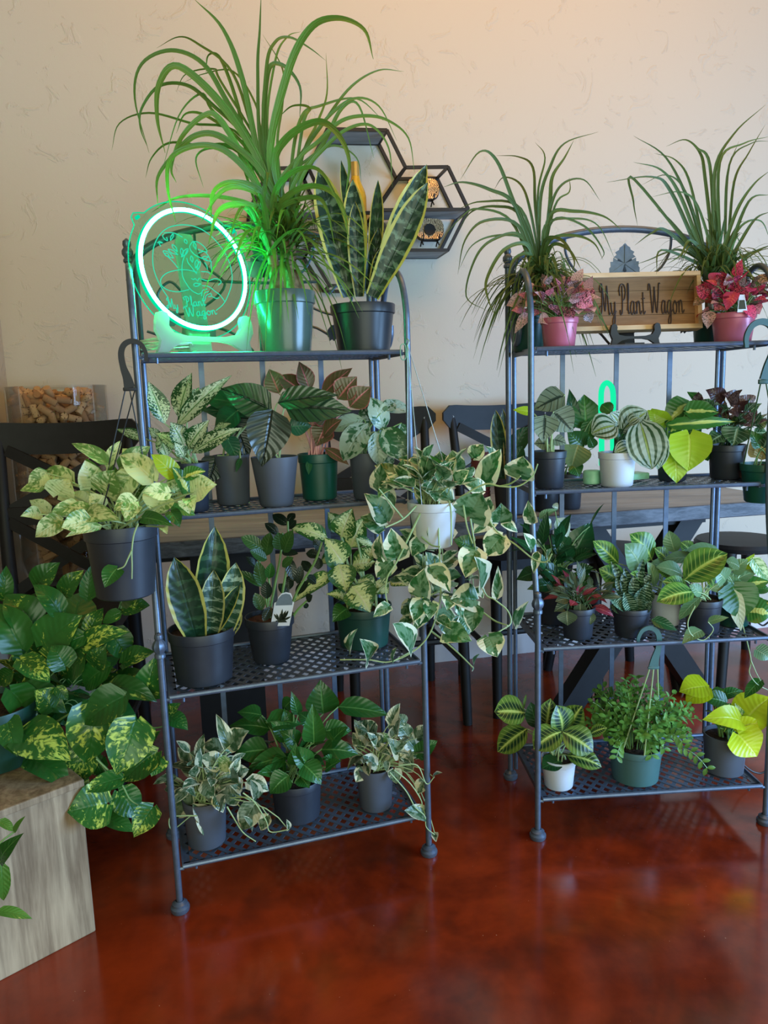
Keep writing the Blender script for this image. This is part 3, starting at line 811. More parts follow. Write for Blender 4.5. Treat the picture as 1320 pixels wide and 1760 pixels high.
for b0, t0, w0 in (((590, 590), (650, 515), 34), ((600, 590), (590, 510), 26), ((555, 540), (505, 478), 26), ((560, 570), (470, 520), 26), ((520, 600), (425, 535), 40), ((480, 580), (440, 560), 26), ((490, 440), (515, 380), 20),
                   ((690, 640), (680, 580), 24), ((720, 690), (735, 615), 30), ((735, 710), (760, 630), 22), ((770, 600), (830, 590), 22), ((720, 520), (705, 455), 24), ((640, 470), (620, 430), 24)):
    B, T = Vector((*b0, 0)), Vector((*t0, 0)); d = (T - B); nrm = Vector((-d.y, d.x, 0)).normalized() * w0 / 2
    loop = [B, B.lerp(T, .55) + nrm, T, B.lerp(T, .55) - nrm, B]; stroke([(p.x, p.y) for p in loop])
def text_px(txt, x0, y0, x1, y1, h):
    A, B = inpl(x0, y0, -.004), inpl(x1, y1, -.004); X = (B - A).normalized(); U = inpl(x0, y0 - h, -.004) - A
    Y = NN.cross(X); lettering(art, txt, A, X, Y, (B - A).length, U.length, LR, 4)
text_px('My', 462, 1055, 568, 1062, 92); text_px('Plant', 628, 1040, 815, 1028, 88); text_px('Wagon', 630, 1135, 915, 1108, 90)
art.build('line_art', MT['neon_line'], sg, label='thin glowing line drawing and script lettering')
stb = NC + NY * -(NRAD * 1.17); stb = Vector((stb.x, stb.y, zt)) - NH * .004
display_stand(stb, NX, NH, .225, .088, .27, MT['stand_white'], 'white plate stand lit green under the round neon sign', .15)
# coiled pale lead behind the sign
m = MB(); random.seed(3); c0 = rw('L', -.235, -.13, zt + .008); pts = []
for i in range(60):
    a = i * .62; pts.append(c0 + Vector((.055 * cos(a) * (1 + .1 * sin(i)), .03 * sin(a), .003 * (i % 7) * .5 + .0012 * i * .3)))
m.tube(catmull(pts, 2), .0017, 5); tag(m.build('power_lead', MT['white_cord']), 'coiled thin pale power lead on the shelf beside the neon sign', 'cord')

# ------------------------------------------------------------------ wooden board on its stand
SA = .057; SX = Vector((cos(SA), sin(SA), 0)); SN0 = Vector((sin(SA), -cos(SA), 0)); lean = .16
SY = Vector((0, 0, cos(lean))) - SN0 * sin(lean); SN = SX.cross(SY)
sp = rw('R', .012, -.115, 0); SB = Vector((sp.x, sp.y, 0))
A = atp(985, 572, SB + Vector((0, 0, 1.27)), SN); B = atp(1207, 563, SB + Vector((0, 0, 1.27)), SN)
sgw = (B - A).length; SX2 = (B - A).normalized(); SX2 = SX
h_ = (atp(987, 475, SB + Vector((0, 0, 1.27)), SN) - A).length
sgn = empty('wooden_board', (A + B) / 2, 'framed wooden board with dark script lettering on the right rack top shelf', 'sign')
x0 = -.012; A = A + SX * x0
def sq(x, y, z=0): return A + SX * x + SY * y + SN * z
SW = sgw + .004
m = MB()
for k in range(4): 
    hh = (h_ - .02) / 4
    m.box(sq(SW / 2, .01 + hh * (k + .5), -.004), (SW - .018, hh - .0006, .010), Matrix((SX, SY, SN)).transposed(), .0008)
m.build('planks', MT['sign_wood'], sgn, smooth=False)
m = MB(); RS = Matrix((SX, SY, SN)).transposed()
for c, d in ((sq(SW / 2, .005, .004), (SW, .012, .032)), (sq(SW / 2, h_ - .005, .004), (SW, .012, .032)), (sq(.005, h_ / 2, .004), (.011, h_ - .022, .032)), (sq(SW - .005, h_ / 2, .004), (.011, h_ - .022, .032))):
    m.box(c, d, RS, .001)
m.build('frame', MT['sign_frame'], sgn, smooth=False, label='pale pine frame')
MT['ink'] = plain('burnt_brown_ink', S(44, 30, 26), .6)
m = MB(); ta = atp(1031, 541, A + SN * .002, SN); tb = atp(1176, 534, A + SN * .002, SN); tc = atp(1033, 490, A + SN * .002, SN)
lettering(m, 'My Plant Wagon', ta, SX, SY, (tb - ta).length, (tc - ta).length, .0016)
m.build('lettering', MT['ink'], sgn, label='dark burnt script lettering')
bb = atp(1082, 590, sq(0, 0, 0), SN0); bb = Vector((bb.x, bb.y, zt)) - SN0 * 0.0
q = sq(SW * .47, -.004, 0); bb = Vector((q.x, q.y, zt)) + SN0 * .019
display_stand(bb, SX, SN0, .118, .055, .12, MT['black_steel'], 'black plate stand under the wooden board', .16, .060)

# ------------------------------------------------------------------ small neon lamp on the right rack
MT['lamp_neon'] = emit('lamp_neon', (.008, .80, .36), 1.15)
LN = Vector((.35, -.93, 0)).normalized(); LX = Vector((-LN.y, LN.x, 0)); LZ = SZ[3] + .004
lc = rcol('R', 1062, -.075, LZ)
lamp = empty('neon_lamp', lc, 'small green neon lamp of looped tube behind the white watermelon peperomia pot', 'lamp')
def lq(u, v): return atp(u, v, lc, LN)
m = MB()
m.tube(catmull([lq(1034, 800), lq(1034, 740), lq(1033, 690), lq(1035, 667), lq(1043, 658), lq(1052, 667), lq(1054, 690), lq(1053, 740), lq(1054, 800)], 5), .0072, 10)
m.tube(catmull([lq(1054, 772), lq(1066, 768), lq(1071, 750), lq(1076, 738), lq(1083, 750), lq(1082, 775), lq(1070, 790), lq(1055, 792)], 5), .0062, 10)
m.build('neon_tube', MT['lamp_neon'], lamp)
MT['lamp_base'] = plain('white_base_with_green_glow', S(150, 215, 180), .4)  # pale base with the neon's green glow mixed into its colour
m = MB(); b0 = rcol('R', 1066, -.075, LZ); m.box(b0 + Vector((0, 0, .009)), (.155, .05, .018), Matrix((LX, -LN, Vector((0, 0, 1)))).transposed(), .004); m.build('base', MT['lamp_base'], lamp)
b1 = rcol('R', 1017, -.125, LZ); m = MB(); m.lathe([(.0205, 0), (.0225, .002), (.0225, .032), (.02, .035), (0, .035)], b1, 24)
tag(m.build('round_puck', MT['lamp_base']), 'small round pale box lit green beside the neon lamp', 'box')  # shares the base colour, green glow painted in

# ------------------------------------------------------------------ small odds and ends
m = MB(); c = atp(693, 605, rw('L', .3, -.25, 0), Vector((sin(.3074), -cos(.3074), 0)))
X = Vector((cos(.3074), sin(.3074), 0))
m.tube(catmull([c + X * x + Vector((0, 0, z)) for x, z in ((-.006, .012), (-.006, -.012), (0, -.018), (.006, -.012), (.006, .012), (0, .018))], 5, True), .0013, 6, caps=False, closed=True)
tag(m.build('clip_ring', MT['green_plastic'] if False else plain('pale_green_clip', S(120, 170, 140), .4)), 'small pale green oval clip on the left rack top corner', 'clip')
# ------------------------------------------------------------------ leaf materials: every pattern lives in the leaf's own coordinates
def leafmat(name, fn, rough=.30, trans=.20, spec=.45, rel=.35):
    t = NT(name)
    a = t.n('ShaderNodeUVMap', uv_map='UVMap'); sp = t.n('ShaderNodeSeparateXYZ'); t.link(a.outputs[0], sp.inputs[0]); u, v = sp.outputs[0], sp.outputs[1]
    b = t.n('ShaderNodeUVMap', uv_map='rnd'); sp2 = t.n('ShaderNodeSeparateXYZ'); t.link(b.outputs[0], sp2.inputs[0]); r1, r2 = sp2.outputs[0], sp2.outputs[1]
    e = t.mth('MULTIPLY', t.mth('ABSOLUTE', t.mth('SUBTRACT', v, .5)), 2.0)
    q = t.mth('SUBTRACT', u, t.mth('MULTIPLY', e, .22))
    c = fn(t, u, v, e, q, r1, r2)
    hs = t.n('ShaderNodeHueSaturation'); t.link(c, hs.inputs['Color']); t.link(t.mth('ADD', .78, t.mth('MULTIPLY', r2, .44)), hs.inputs['Value'])
    c = hs.outputs[0]
    ve = t.mth('ADD', t.mth('MULTIPLY', t.mth('SINE', t.mth('MULTIPLY', q, 50.0)), .25), t.step(e, 0, .1))
    p = t.bsdf(c, rough, 0, spec, t.bump(ve, rel, .002))
    tr = t.n('ShaderNodeBsdfTranslucent'); t.link(c, tr.inputs[0])
    mx = t.n('ShaderNodeMixShader'); mx.inputs[0].default_value = trans; t.link(p, mx.inputs[1]); t.link(tr.outputs[0], mx.inputs[2])
    MT[name] = t.done(mx.outputs[0]); return MT[name]
def lnz(t, x, y, r1, r2, sx, sy, d=3, dist=0.0):
    return t.noise(t.xyz(t.mth('ADD', t.mth('MULTIPLY', x, sx), t.mth('MULTIPLY', r1, 37.0)), t.mth('ADD', t.mth('MULTIPLY', y, sy), t.mth('MULTIPLY', r2, 23.0)), r1), 1.0, d, .55, dist)
def vein(t, q, n, w=.12):          # thin lines along the side veins
    return t.step(t.mth('ABSOLUTE', t.mth('SINE', t.mth('MULTIPLY', q, n * pi))), w + .16, w * .4)
def f_margin(green1, green2, cream):
    def f(t, u, v, e, q, r1, r2):
        n1 = lnz(t, q, v, r1, r2, 2.0, 1.8, 2); n2 = lnz(t, q, v, r2, r1, 4, 3)
        g = t.mth('SUBTRACT', t.mth('ADD', t.mth('MULTIPLY', n1, 1.9), .30), t.mth('ADD', t.mth('MULTIPLY', e, .72), t.mth('MULTIPLY', r1, .28)))
        gr = t.mix(t.step(n2, .42, .56), green1, green2)
        return t.mix(t.step(g, .56, .60), cream, gr)
    return f
def f_splash(green, green2, light, lo, hi, sx=8, sy=4.5):
    def f(t, u, v, e, q, r1, r2):
        n1 = lnz(t, q, v, r1, r2, sx, sy, 5, .6); big = lnz(t, u, v, r2, r1, 1.6, 1.4, 2)
        k = t.mth('ADD', t.mth('MULTIPLY', n1, .65), t.mth('ADD', t.mth('MULTIPLY', big, .5), t.mth('MULTIPLY', t.mth('SUBTRACT', r1, .5), .16)))
        return t.mix(t.step(k, lo, hi), t.mix(lnz(t, q, v, r1, r2, 3, 2), green, green2), light)
    return f
def f_speckle(dark, light, mid, sc=26, edge=.5):
    def f(t, u, v, e, q, r1, r2):
        n1 = lnz(t, u, v, r1, r2, sc, sc * .42, 3, .3); n2 = lnz(t, u, v, r2, r1, 3, 2, 2)
        k = t.mth('ADD', n1, t.mth('ADD', t.mth('MULTIPLY', t.mth('SUBTRACT', t.mth('ABSOLUTE', t.mth('SUBTRACT', e, .0)), .45), edge), t.mth('MULTIPLY', t.mth('SUBTRACT', n2, .5), .5)))
        c = t.mix(t.step(k, .49, .56), light, dark)
        return t.mix(t.step(e, .09, .03), c, mid)
    return f
def f_snake(dark, light, margin, mw=.74, n=58):
    def f(t, u, v, e, q, r1, r2):
        n1 = lnz(t, u, v, r1, r2, 16, 2.2, 4, .8)
        s = t.mth('SINE', t.mth('ADD', t.mth('MULTIPLY', u, float(n)), t.mth('ADD', t.mth('MULTIPLY', n1, 9.0), t.mth('MULTIPLY', r1, 9.0))))
        c = t.mix(t.mth('MULTIPLY', t.step(s, -.1, .55), t.step(n1, .36, .58)), dark, light)
        return t.mix(t.step(t.mth('ADD', e, t.mth('MULTIPLY', t.mth('SUBTRACT', lnz(t, u, v, r2, r1, 5, 1), .5), .22)), mw, mw + .05), c, margin)
    return f
def f_pin(base, dark, line, n=9, w=.10):
    def f(t, u, v, e, q, r1, r2):
        c = t.mix(t.step(t.mth('ABSOLUTE', t.mth('SUBTRACT', e, .38)), .32, .08), base, dark)
        c = t.mix(t.mth('MULTIPLY', vein(t, q, n, w), t.step(e, .99, .8)), c, line)
        return t.mix(t.step(e, .12, .05), c, line)
    return f
def f_melon(silver, dark, rib):
    def f(t, u, v, e, q, r1, r2):
        x = t.mth('MULTIPLY', e, t.mth('ADD', 1.0, t.mth('MULTIPLY', t.mth('POWER', t.mth('ABSOLUTE', t.mth('SUBTRACT', u, .45)), 2.0), .8)))
        s = t.mth('COSINE', t.mth('MULTIPLY', x, 15.5)); c = t.mix(t.step(s, .0, .6), silver, dark)
        return t.mix(t.step(e, .08, .03), c, rib)
    return f
def f_alo(face, line, n=5, w=.16):
    def f(t, u, v, e, q, r1, r2):
        c = t.mix(lnz(t, u, v, r1, r2, 5, 4), face, tuple(x * .72 for x in face))
        c = t.mix(vein(t, q, n, w), c, line); return t.mix(t.step(e, .16, .06), c, line)
    return f
def f_rib(c1, c2, rib, rw=.05, edge=None):
    def f(t, u, v, e, q, r1, r2):
        c = t.mix(lnz(t, q, v, r1, r2, 4, 2.5), c1, c2); c = t.mix(t.mth('MULTIPLY', vein(t, q, 7, .05), .25), c, rib)
        c = t.mix(t.step(e, rw + .04, rw), c, rib)
        if edge: c = t.mix(t.step(e, .86, .97), c, edge)
        return c
    return f
def f_stripe(green, stripe):
    def f(t, u, v, e, q, r1, r2):
        n1 = lnz(t, u, v, r1, r2, 3, 2); k = t.mth('ADD', e, t.mth('MULTIPLY', t.mth('SUBTRACT', n1, .5), .6))
        return t.mix(t.mth('MULTIPLY', t.step(k, .26, .16), t.step(r1, .25, .35)), t.mix(n1, green, tuple(x * .7 for x in green)), stripe)
    return f
def f_two(a, b, th=.5, sc=9):
    def f(t, u, v, e, q, r1, r2):
        n1 = lnz(t, u, v, r1, r2, sc, sc * .7, 3, .5)
        k = t.mth('ADD', n1, t.mth('MULTIPLY', t.mth('SUBTRACT', r1, .5), .25))
        return t.mix(t.step(k, th - .04, th + .04), a, b)
    return f
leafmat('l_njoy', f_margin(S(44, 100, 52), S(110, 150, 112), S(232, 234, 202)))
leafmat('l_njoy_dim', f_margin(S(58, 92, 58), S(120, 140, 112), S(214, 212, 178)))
leafmat('l_marble', f_splash(S(82, 134, 52), S(128, 166, 96), S(212, 226, 164), .50, .62))
leafmat('l_golden', f_splash(S(24, 80, 32), S(52, 112, 44), S(188, 208, 92), .63, .73, 12, 7))
leafmat('l_aglo', f_speckle(S(34, 84, 40), S(206, 222, 178), S(96, 146, 76), 26, .24))
leafmat('l_dieff', f_speckle(S(58, 110, 48), S(222, 232, 160), S(232, 232, 180), 20, .42))
leafmat('l_snake', f_snake(S(30, 58, 42), S(104, 130, 102), S(196, 188, 92), .76))
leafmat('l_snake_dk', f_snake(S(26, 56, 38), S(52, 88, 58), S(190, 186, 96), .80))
leafmat('l_snake_lt', f_snake(S(44, 78, 56), S(146, 168, 140), S(196, 196, 120), .82, 44))
leafmat('l_haw', f_snake(S(34, 70, 44), S(150, 180, 150), S(50, 84, 56), .9, 70))
leafmat('l_palm', f_rib(S(66, 112, 40), S(104, 140, 60), S(120, 152, 74), .02), .45, .25)
leafmat('l_pony', f_rib(S(52, 86, 44), S(92, 122, 64), S(110, 136, 80), .02), .45, .25)
leafmat('l_alodark', f_alo(S(52, 66, 52), S(26, 38, 30), 5, .2), .28, .1, .6, .9)
leafmat('l_alogreen', f_rib(S(30, 78, 50), S(44, 96, 60), S(66, 116, 76), .04), .3)
leafmat('l_aloscale', f_alo(S(62, 92, 56), S(34, 54, 38), 6, .2), .26, .15, .6, .9)
leafmat('l_redaglo', f_rib(S(78, 92, 54), S(116, 88, 66), S(196, 112, 112), .05, S(176, 92, 92)))
leafmat('l_silver', f_two(S(44, 94, 58), S(158, 180, 158), .47, 5))
leafmat('l_zz', f_rib(S(44, 82, 40), S(60, 100, 48), S(74, 112, 60), .03), .25)
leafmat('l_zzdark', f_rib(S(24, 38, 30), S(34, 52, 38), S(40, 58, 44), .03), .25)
leafmat('l_deep', f_rib(S(30, 80, 32), S(52, 106, 42), S(84, 134, 64), .04), .26)
leafmat('l_lily', f_rib(S(22, 66, 36), S(38, 88, 48), S(58, 110, 64), .04), .24)
leafmat('l_spathe', f_rib(S(222, 232, 216), S(196, 216, 186), S(170, 200, 150), .03))
leafmat('l_maranta', f_pin(S(96, 128, 50), S(26, 60, 34), S(190, 210, 112), 9, .06))
leafmat('l_lime', f_pin(S(96, 146, 58), S(52, 104, 44), S(186, 214, 110), 10, .09))
leafmat('l_calback', f_rib(S(96, 136, 92), S(120, 156, 110), S(150, 178, 130), .04))
leafmat('l_melon', f_melon(S(176, 192, 172), S(48, 84, 52), S(150, 170, 84)))
leafmat('l_aloslv', f_alo(S(132, 150, 128), S(44, 62, 52), 5, .14), .4)
leafmat('l_brasil', f_stripe(S(62, 124, 48), S(206, 214, 112)), .3)
leafmat('l_limep', f_rib(S(150, 186, 34), S(178, 206, 52), S(196, 218, 84), .03), .3)
leafmat('l_neon', f_rib(S(178, 202, 26), S(206, 220, 48), S(214, 226, 80), .03), .28)
leafmat('l_fitt', f_two(S(66, 42, 42), S(120, 92, 84), .55, 11))
leafmat('l_fittg', f_pin(S(74, 112, 70), S(46, 84, 50), S(164, 190, 150), 6, .06))
leafmat('l_polka', f_two(S(70, 44, 50), S(222, 132, 156), .49, 17))
leafmat('l_polkapale', f_two(S(78, 82, 66), S(222, 176, 182), .5, 18))
leafmat('l_polkahot', f_two(S(98, 34, 52), S(220, 78, 114), .46, 17))
leafmat('l_bush', f_rib(S(76, 132, 52), S(116, 164, 76), S(130, 172, 90), .04), .26)
leafmat('l_rosso', f_rib(S(58, 78, 58), S(92, 110, 82), S(130, 142, 108), .06))
leafmat('l_rossored', f_rib(S(108, 38, 52), S(150, 54, 72), S(180, 92, 104), .05))
leafmat('l_tan', f_rib(S(166, 140, 70), S(190, 166, 96), S(150, 120, 70), .04))
leafmat('l_trail', f_splash(S(66, 116, 40), S(92, 138, 56), S(176, 190, 96), .70, .80))
MT['stem'] = plain('green_stem', S(112, 148, 84), .45, 0, .1)
MT['stem_pale'] = plain('pale_green_stem', S(160, 184, 130), .45, 0, .1)
MT['stem_dark'] = plain('dark_green_stem', S(52, 80, 46), .45, 0, .1)
MT['stem_pink'] = plain('pink_stem', S(214, 150, 152), .45, 0, .12)
MT['trunk'] = plain('pale_brown_trunk', S(132, 112, 82), .85, 0, .35, 90, .2, .6)
# ------------------------------------------------------------------ plant builders
UP = Vector((0, 0, 1))
WK = 1.28
class Plant:
    """a potted plant: root empty at the pot's base, children pot, soil, foliage, stems"""
    def __init__(s, base, label, kind='potted_plant', cat='potted plant', group=None, seed=1):
        s.base = Vector(base); s.o = empty(kind, base, label, cat, group); s.rs = random.Random(seed); s.top = s.base.copy()
        s.stems = MB(); s.fol = {}; s.rt = .04; s.depth = .08; s.petmax = 0; s.Y = s.base.y
    def scale(s): return (s.base - CAMP).dot(fwd) / FPX
    def pot(s, wt, wb, h, mat, soil='soil', rim=True, n=32, sink=.10, ribs=0):
        k = s.scale(); rt, rb, H = wt / 2 * k, wb / 2 * k, h * k; s.rt = rt; s.H = H
        m = MB()
        rm = .0022 if rim else .0006
        prof = [(rb * .90, .002), (rb * .93, .0), (rb, .003), (lerp(rb, rt, .78) - rm * .4, H * .80), (rt - rm * .2, H * .80 + .002), (rt + rm * .3, H * .985), (rt, H), (rt - .003, H), (rt - .0045, H * (1 - sink) - .004)]
        if not rim: prof = [(rb * .92, 0), (rb, .004), (rt, H * .985), (rt, H), (rt - .0025, H), (rt - .004, H * (1 - sink) - .004)]
        fn = (lambda a, r, z: r * (1 + .018 * (1 if sin(a * ribs) > 0 else -1) * (1 if .004 < z < H * .8 else 0))) if ribs else None
        m.lathe(prof, s.base, n, fn=fn); m.build('pot', MT[mat] if isinstance(mat, str) else mat, s.o)
        m = MB(); rr = rt - .0044; zz = H * (1 - sink); pr = []
        for i in range(5): pr.append((rr * (1 - i / 5), zz + .004 * (i / 4) ** .6))
        pr.append((0.0, zz + .0045))
        rs = s.rs; m.lathe(pr, s.base, 20, capb=False, fn=lambda a, r, z: r)
        for q in m.v[20:]: q.z += rs.uniform(-.0025, .0025)
        m.build('soil', MT[soil], s.o)
        s.top = s.base + UP * (zz + .002); return s
    def mb(s, mat):
        if mat not in s.fol: s.fol[mat] = MB()
        return s.fol[mat]
    def leaves(s, tr, spec, mat, shape='heart', depth=None, arch=.10, fold=.2, rip=.03, pet=.0016, jit=.25, up=.55, nu=8, nv=5, centre=0.0, mats=None, wk=1.0):
        """spec rows: base x y, tip x y, width, as read in a picture crop (x0, y0, scale); listed back to front"""
        x0, y0, k = tr; rows = [r.split() for r in spec.strip().replace(';', '\n').split('\n') if r.strip()]
        D = s.depth if depth is None else depth; n = len(rows); rs = s.rs
        for i, r in enumerate(rows):
            bx, by, tx, ty, w = [float(q) for q in r[:5]]; mm = r[5] if len(r) > 5 else None
            off = lerp(D, -D, i / max(1, n - 1)) + rs.uniform(-.15, .15) * D + centre
            B = at(x0 + bx / k, y0 + by / k, s.Y + off * .75); T = at(x0 + tx / k, y0 + ty / k, s.Y + off * 1.0 + rs.uniform(-.2, .1) * D)
            ww = WK * wk * w / k * (B - CAMP).dot(fwd) / FPX
            nrm = (CAMP - B).normalized() * .9 + UP * up + Vector((rs.uniform(-jit, jit), rs.uniform(-jit, jit), rs.uniform(-jit, jit)))
            mt = 'l_' + mm if mm else (mats[i % len(mats)] if mats else mat)
            s.mb(mt).leaf(B, T, ww, nrm, shape, arch * rs.uniform(.5, 1.5), fold * rs.uniform(.6, 1.4), rip, nu, nv, (rs.random(), rs.random()))
            if pet: s.petiole(B, (T - B), pet)
        return s
    def petiole(s, B, d, r):
        rs = s.rs; a = rs.uniform(0, 2 * pi); q = s.rt * .5 * math.sqrt(rs.random())
        A = s.top + Vector((q * cos(a), q * sin(a), 0))
        if s.petmax and (A - B).length > s.petmax: A = B + (A - B).normalized() * s.petmax
        mid = (A + B) / 2
        if B.z > A.z + .01: C = Vector((lerp(A.x, B.x, .35), lerp(A.y, B.y, .35), max(mid.z, lerp(A.z, B.z, .8))))
        else: C = Vector((lerp(A.x, B.x, .75), lerp(A.y, B.y, .75), A.z + .035 + abs(A.z - B.z) * .15))
        s.stems.tube(bez(A, C, B, 6), [r * 1.3, r * .8], 5, caps=False)
    def vine(s, tr, pts, r=.0018, off=-.05, m=None):
        x0, y0, k = tr; n = len(pts)
        P = [at(x0 + p[0] / k, y0 + p[1] / k, s.Y + (off if not isinstance(off, tuple) else lerp(off[0], off[1], i / (n - 1)))) for i, p in enumerate(pts)]
        (m or s.stems).tube(catmull(P, 6), [r * 1.1, r * .7], 6); return s
    def sprays(s, n, c, rad, L, w, mat, shape='ellip', squash=(1, 1, 1), bias=.3, mats=None, arch=.1, fold=.2, pet=.0012, lo=-.4, rip=.02, facing=.4):
        """n leaves over a dome of radius rad about c"""
        rs = s.rs; c = Vector(c)
        for i in range(n):
            z = rs.uniform(lo, 1); a = rs.uniform(0, 2 * pi); q = math.sqrt(max(0, 1 - z * z)); d = Vector((q * cos(a), q * sin(a), z))
            rr = rad * (rs.random() ** bias)
            B = c + Vector((d.x * squash[0], d.y * squash[1], d.z * squash[2])) * rr
            t = (d * .8 + Vector((rs.uniform(-.6, .6), rs.uniform(-.6, .6), rs.uniform(-.5, .5)))).normalized(); l = L * rs.uniform(.7, 1.25)
            nrm = UP * .8 + d * .4 + Vector((rs.gauss(0, .3), rs.gauss(0, .3), 0)) + (CAMP - B).normalized() * facing
            mt = rs.choice(mats) if mats else mat
            s.mb(mt).leaf(B, B + t * l, w * rs.uniform(.75, 1.2) * (l / L), nrm, shape, arch, fold, rip, 5, 3, (rs.random(), rs.random()))
            if pet: s.petiole(B, t, pet)
        return s
    def strap(s, P, w, mat, nrm=None, tab=None, fold=.3):
        tab = tab or [(0, .7), (.2, 1), (.55, .75), (.85, .3), (1, .04)]
        s.mb(mat).ribbon(P, w, nrm or ((CAMP - P[0]).normalized() + UP * .3), tab, fold, (s.rs.random(), s.rs.random())); return s
    def hanger(s, hook, mat, wires, wr=.0016, wm='wire', size=1.0, flip=1, X=None):
        """a hanging basket's hook with its wires down to the rim"""
        X = Vector(X) if X is not None else Vector((1, 0, 0)); hook = Vector(hook); m = MB(); z = UP
        k = size
        path = [hook + X * (flip * a * k) + z * (b * k) for a, b in ((.040, -.018), (.041, .004), (.030, .026), (.010, .034), (-.010, .026), (-.020, .004), (-.018, -.03), (-.010, -.06), (-.006, -.085))]
        N = X.cross(z); c = catmull(path, 5); hw = .0075 * k; b = len(m.v)
        for i, p in enumerate(c):
            t = (c[min(i + 1, len(c) - 1)] - c[max(i - 1, 0)]).normalized(); sd = t.cross(N).normalized(); w = hw * interp([(0, .55), (.4, .9), (.75, 1.1), (1, 1.9)], i / (len(c) - 1))
            for a, d in ((-1, -1), (1, -1), (1, 1), (-1, 1)): m.v.append(p + sd * (w * a) + N * (.003 * k * d))
        nC = len(c)
        for i in range(nC - 1):
            for q in range(4):
                q2 = (q + 1) % 4; m.face((b + i * 4 + q, b + i * 4 + q2, b + i * 4 + 4 + q2, b + i * 4 + 4 + q))
        m.face([b + q for q in range(4)][::-1]); m.face([b + (nC - 1) * 4 + q for q in range(4)])
        e = c[-1]; m.box(e + z * (-.004 * k), (.034 * k, .006 * k, .010 * k), Matrix((X, -N, z)).transposed(), .002)
        m.build('hanger_hook', MT[mat], s.o)
        for i, w in enumerate(wires):
            mw = MB(); A = e + z * (-.008 * k) + X * ((i - (len(wires) - 1) / 2) * .012 * k); mw.tube([A, Vector(w)], wr, 5); mw.build('hanger_wire', MT[wm], s.o)
        return s
    def rim(s, ang, dz=0.0): return s.base + Vector((s.rt * cos(ang), s.rt * sin(ang), s.H + dz))
    def done(s, stem='stem', name='foliage'):
        if s.stems.v: s.stems.build('stems', MT[stem], s.o)
        for i, (mt, m) in enumerate(s.fol.items()): m.build(name, MT[mt], s.o)
        return s.o
def shelf_plant(rk, k, u, ly, label, **kw):
    return Plant(rcol(rk, u, ly, SZ[k] + .0016), label, **kw)
def grass(p, crown, n, L, w, mat, up=.9, spread=1.0, droop=1.0, seed=1, lean=(0, 0), zlo=.05):
    rs = random.Random(seed); crown = Vector(crown)
    for i in range(n):
        a = rs.uniform(0, 2 * pi); el = rs.uniform(zlo, 1.35) ; l = L * rs.uniform(.55, 1.1)
        d = Vector((cos(a) * cos(el) * spread + lean[0], sin(a) * cos(el) * spread + lean[1], sin(el) * up + .15)).normalized()
        st = crown + Vector((cos(a), sin(a), 0)) * rs.uniform(0, .012) - UP * rs.uniform(0, .05); P = []
        g = droop * rs.uniform(.55, 1.4) * l
        for j in range(11):
            t = j / 10; P.append(st + d * (l * t) - UP * (g * t * t * .95 * (0.35 + .65 * t)) + Vector((sin(t * 3 + i), cos(t * 2 + i), 0)) * .006 * t)
        p.strap(P, w * rs.uniform(.6, 1.15), mat, nrm=UP - d * .3 + (CAMP - st).normalized() * .25)
# ------------------------------------------------------------------ LEFT RACK, top shelf
A1 = (180, 0, 2.357); Z3 = (500, 200, 4.0); C5 = (0, 700, 3.0); C6 = (340, 600, 3.143); C7 = (560, 740, 3.3); C8 = (850, 620, 2.8085)
D7 = (860, 860, 2.87); D2 = (840, 1080, 2.75); D3 = (270, 860, 3.07); D4 = (260, 1150, 2.538); D5 = (0, 920, 3.385); D6 = (0, 1320, 3.667); Z8 = (200, 580, 6.0); A4 = (770, 180, 2.4)
p = shelf_plant('L', 4, 494, -.10, 'tall ponytail palm in a glossy grey green pot beside the neon sign', kind='ponytail_palm', cat='potted plant', seed=11)
p.pot(104, 82, 106, 'palm_pot')
trunk = MB()
crowns = []
for (ub, ut, vt, dy, r0) in ((512, 486, 412, .01, .019), (480, 462, 405, -.02, .015), (498, 500, 395, .035, .014)):
    A = rcol('L', ub, -.10 + dy, p.top.z - .01); Tt = at(ut, vt, p.Y + dy); C = (A + Tt) / 2 + Vector((.004, 0, -.02))
    trunk.tube(bez(A, C, Tt, 8), [r0 * 1.35, r0, r0 * .8, r0 * .85], 12); crowns.append(Tt)
trunk.build('trunk', MT['trunk'], p.o)
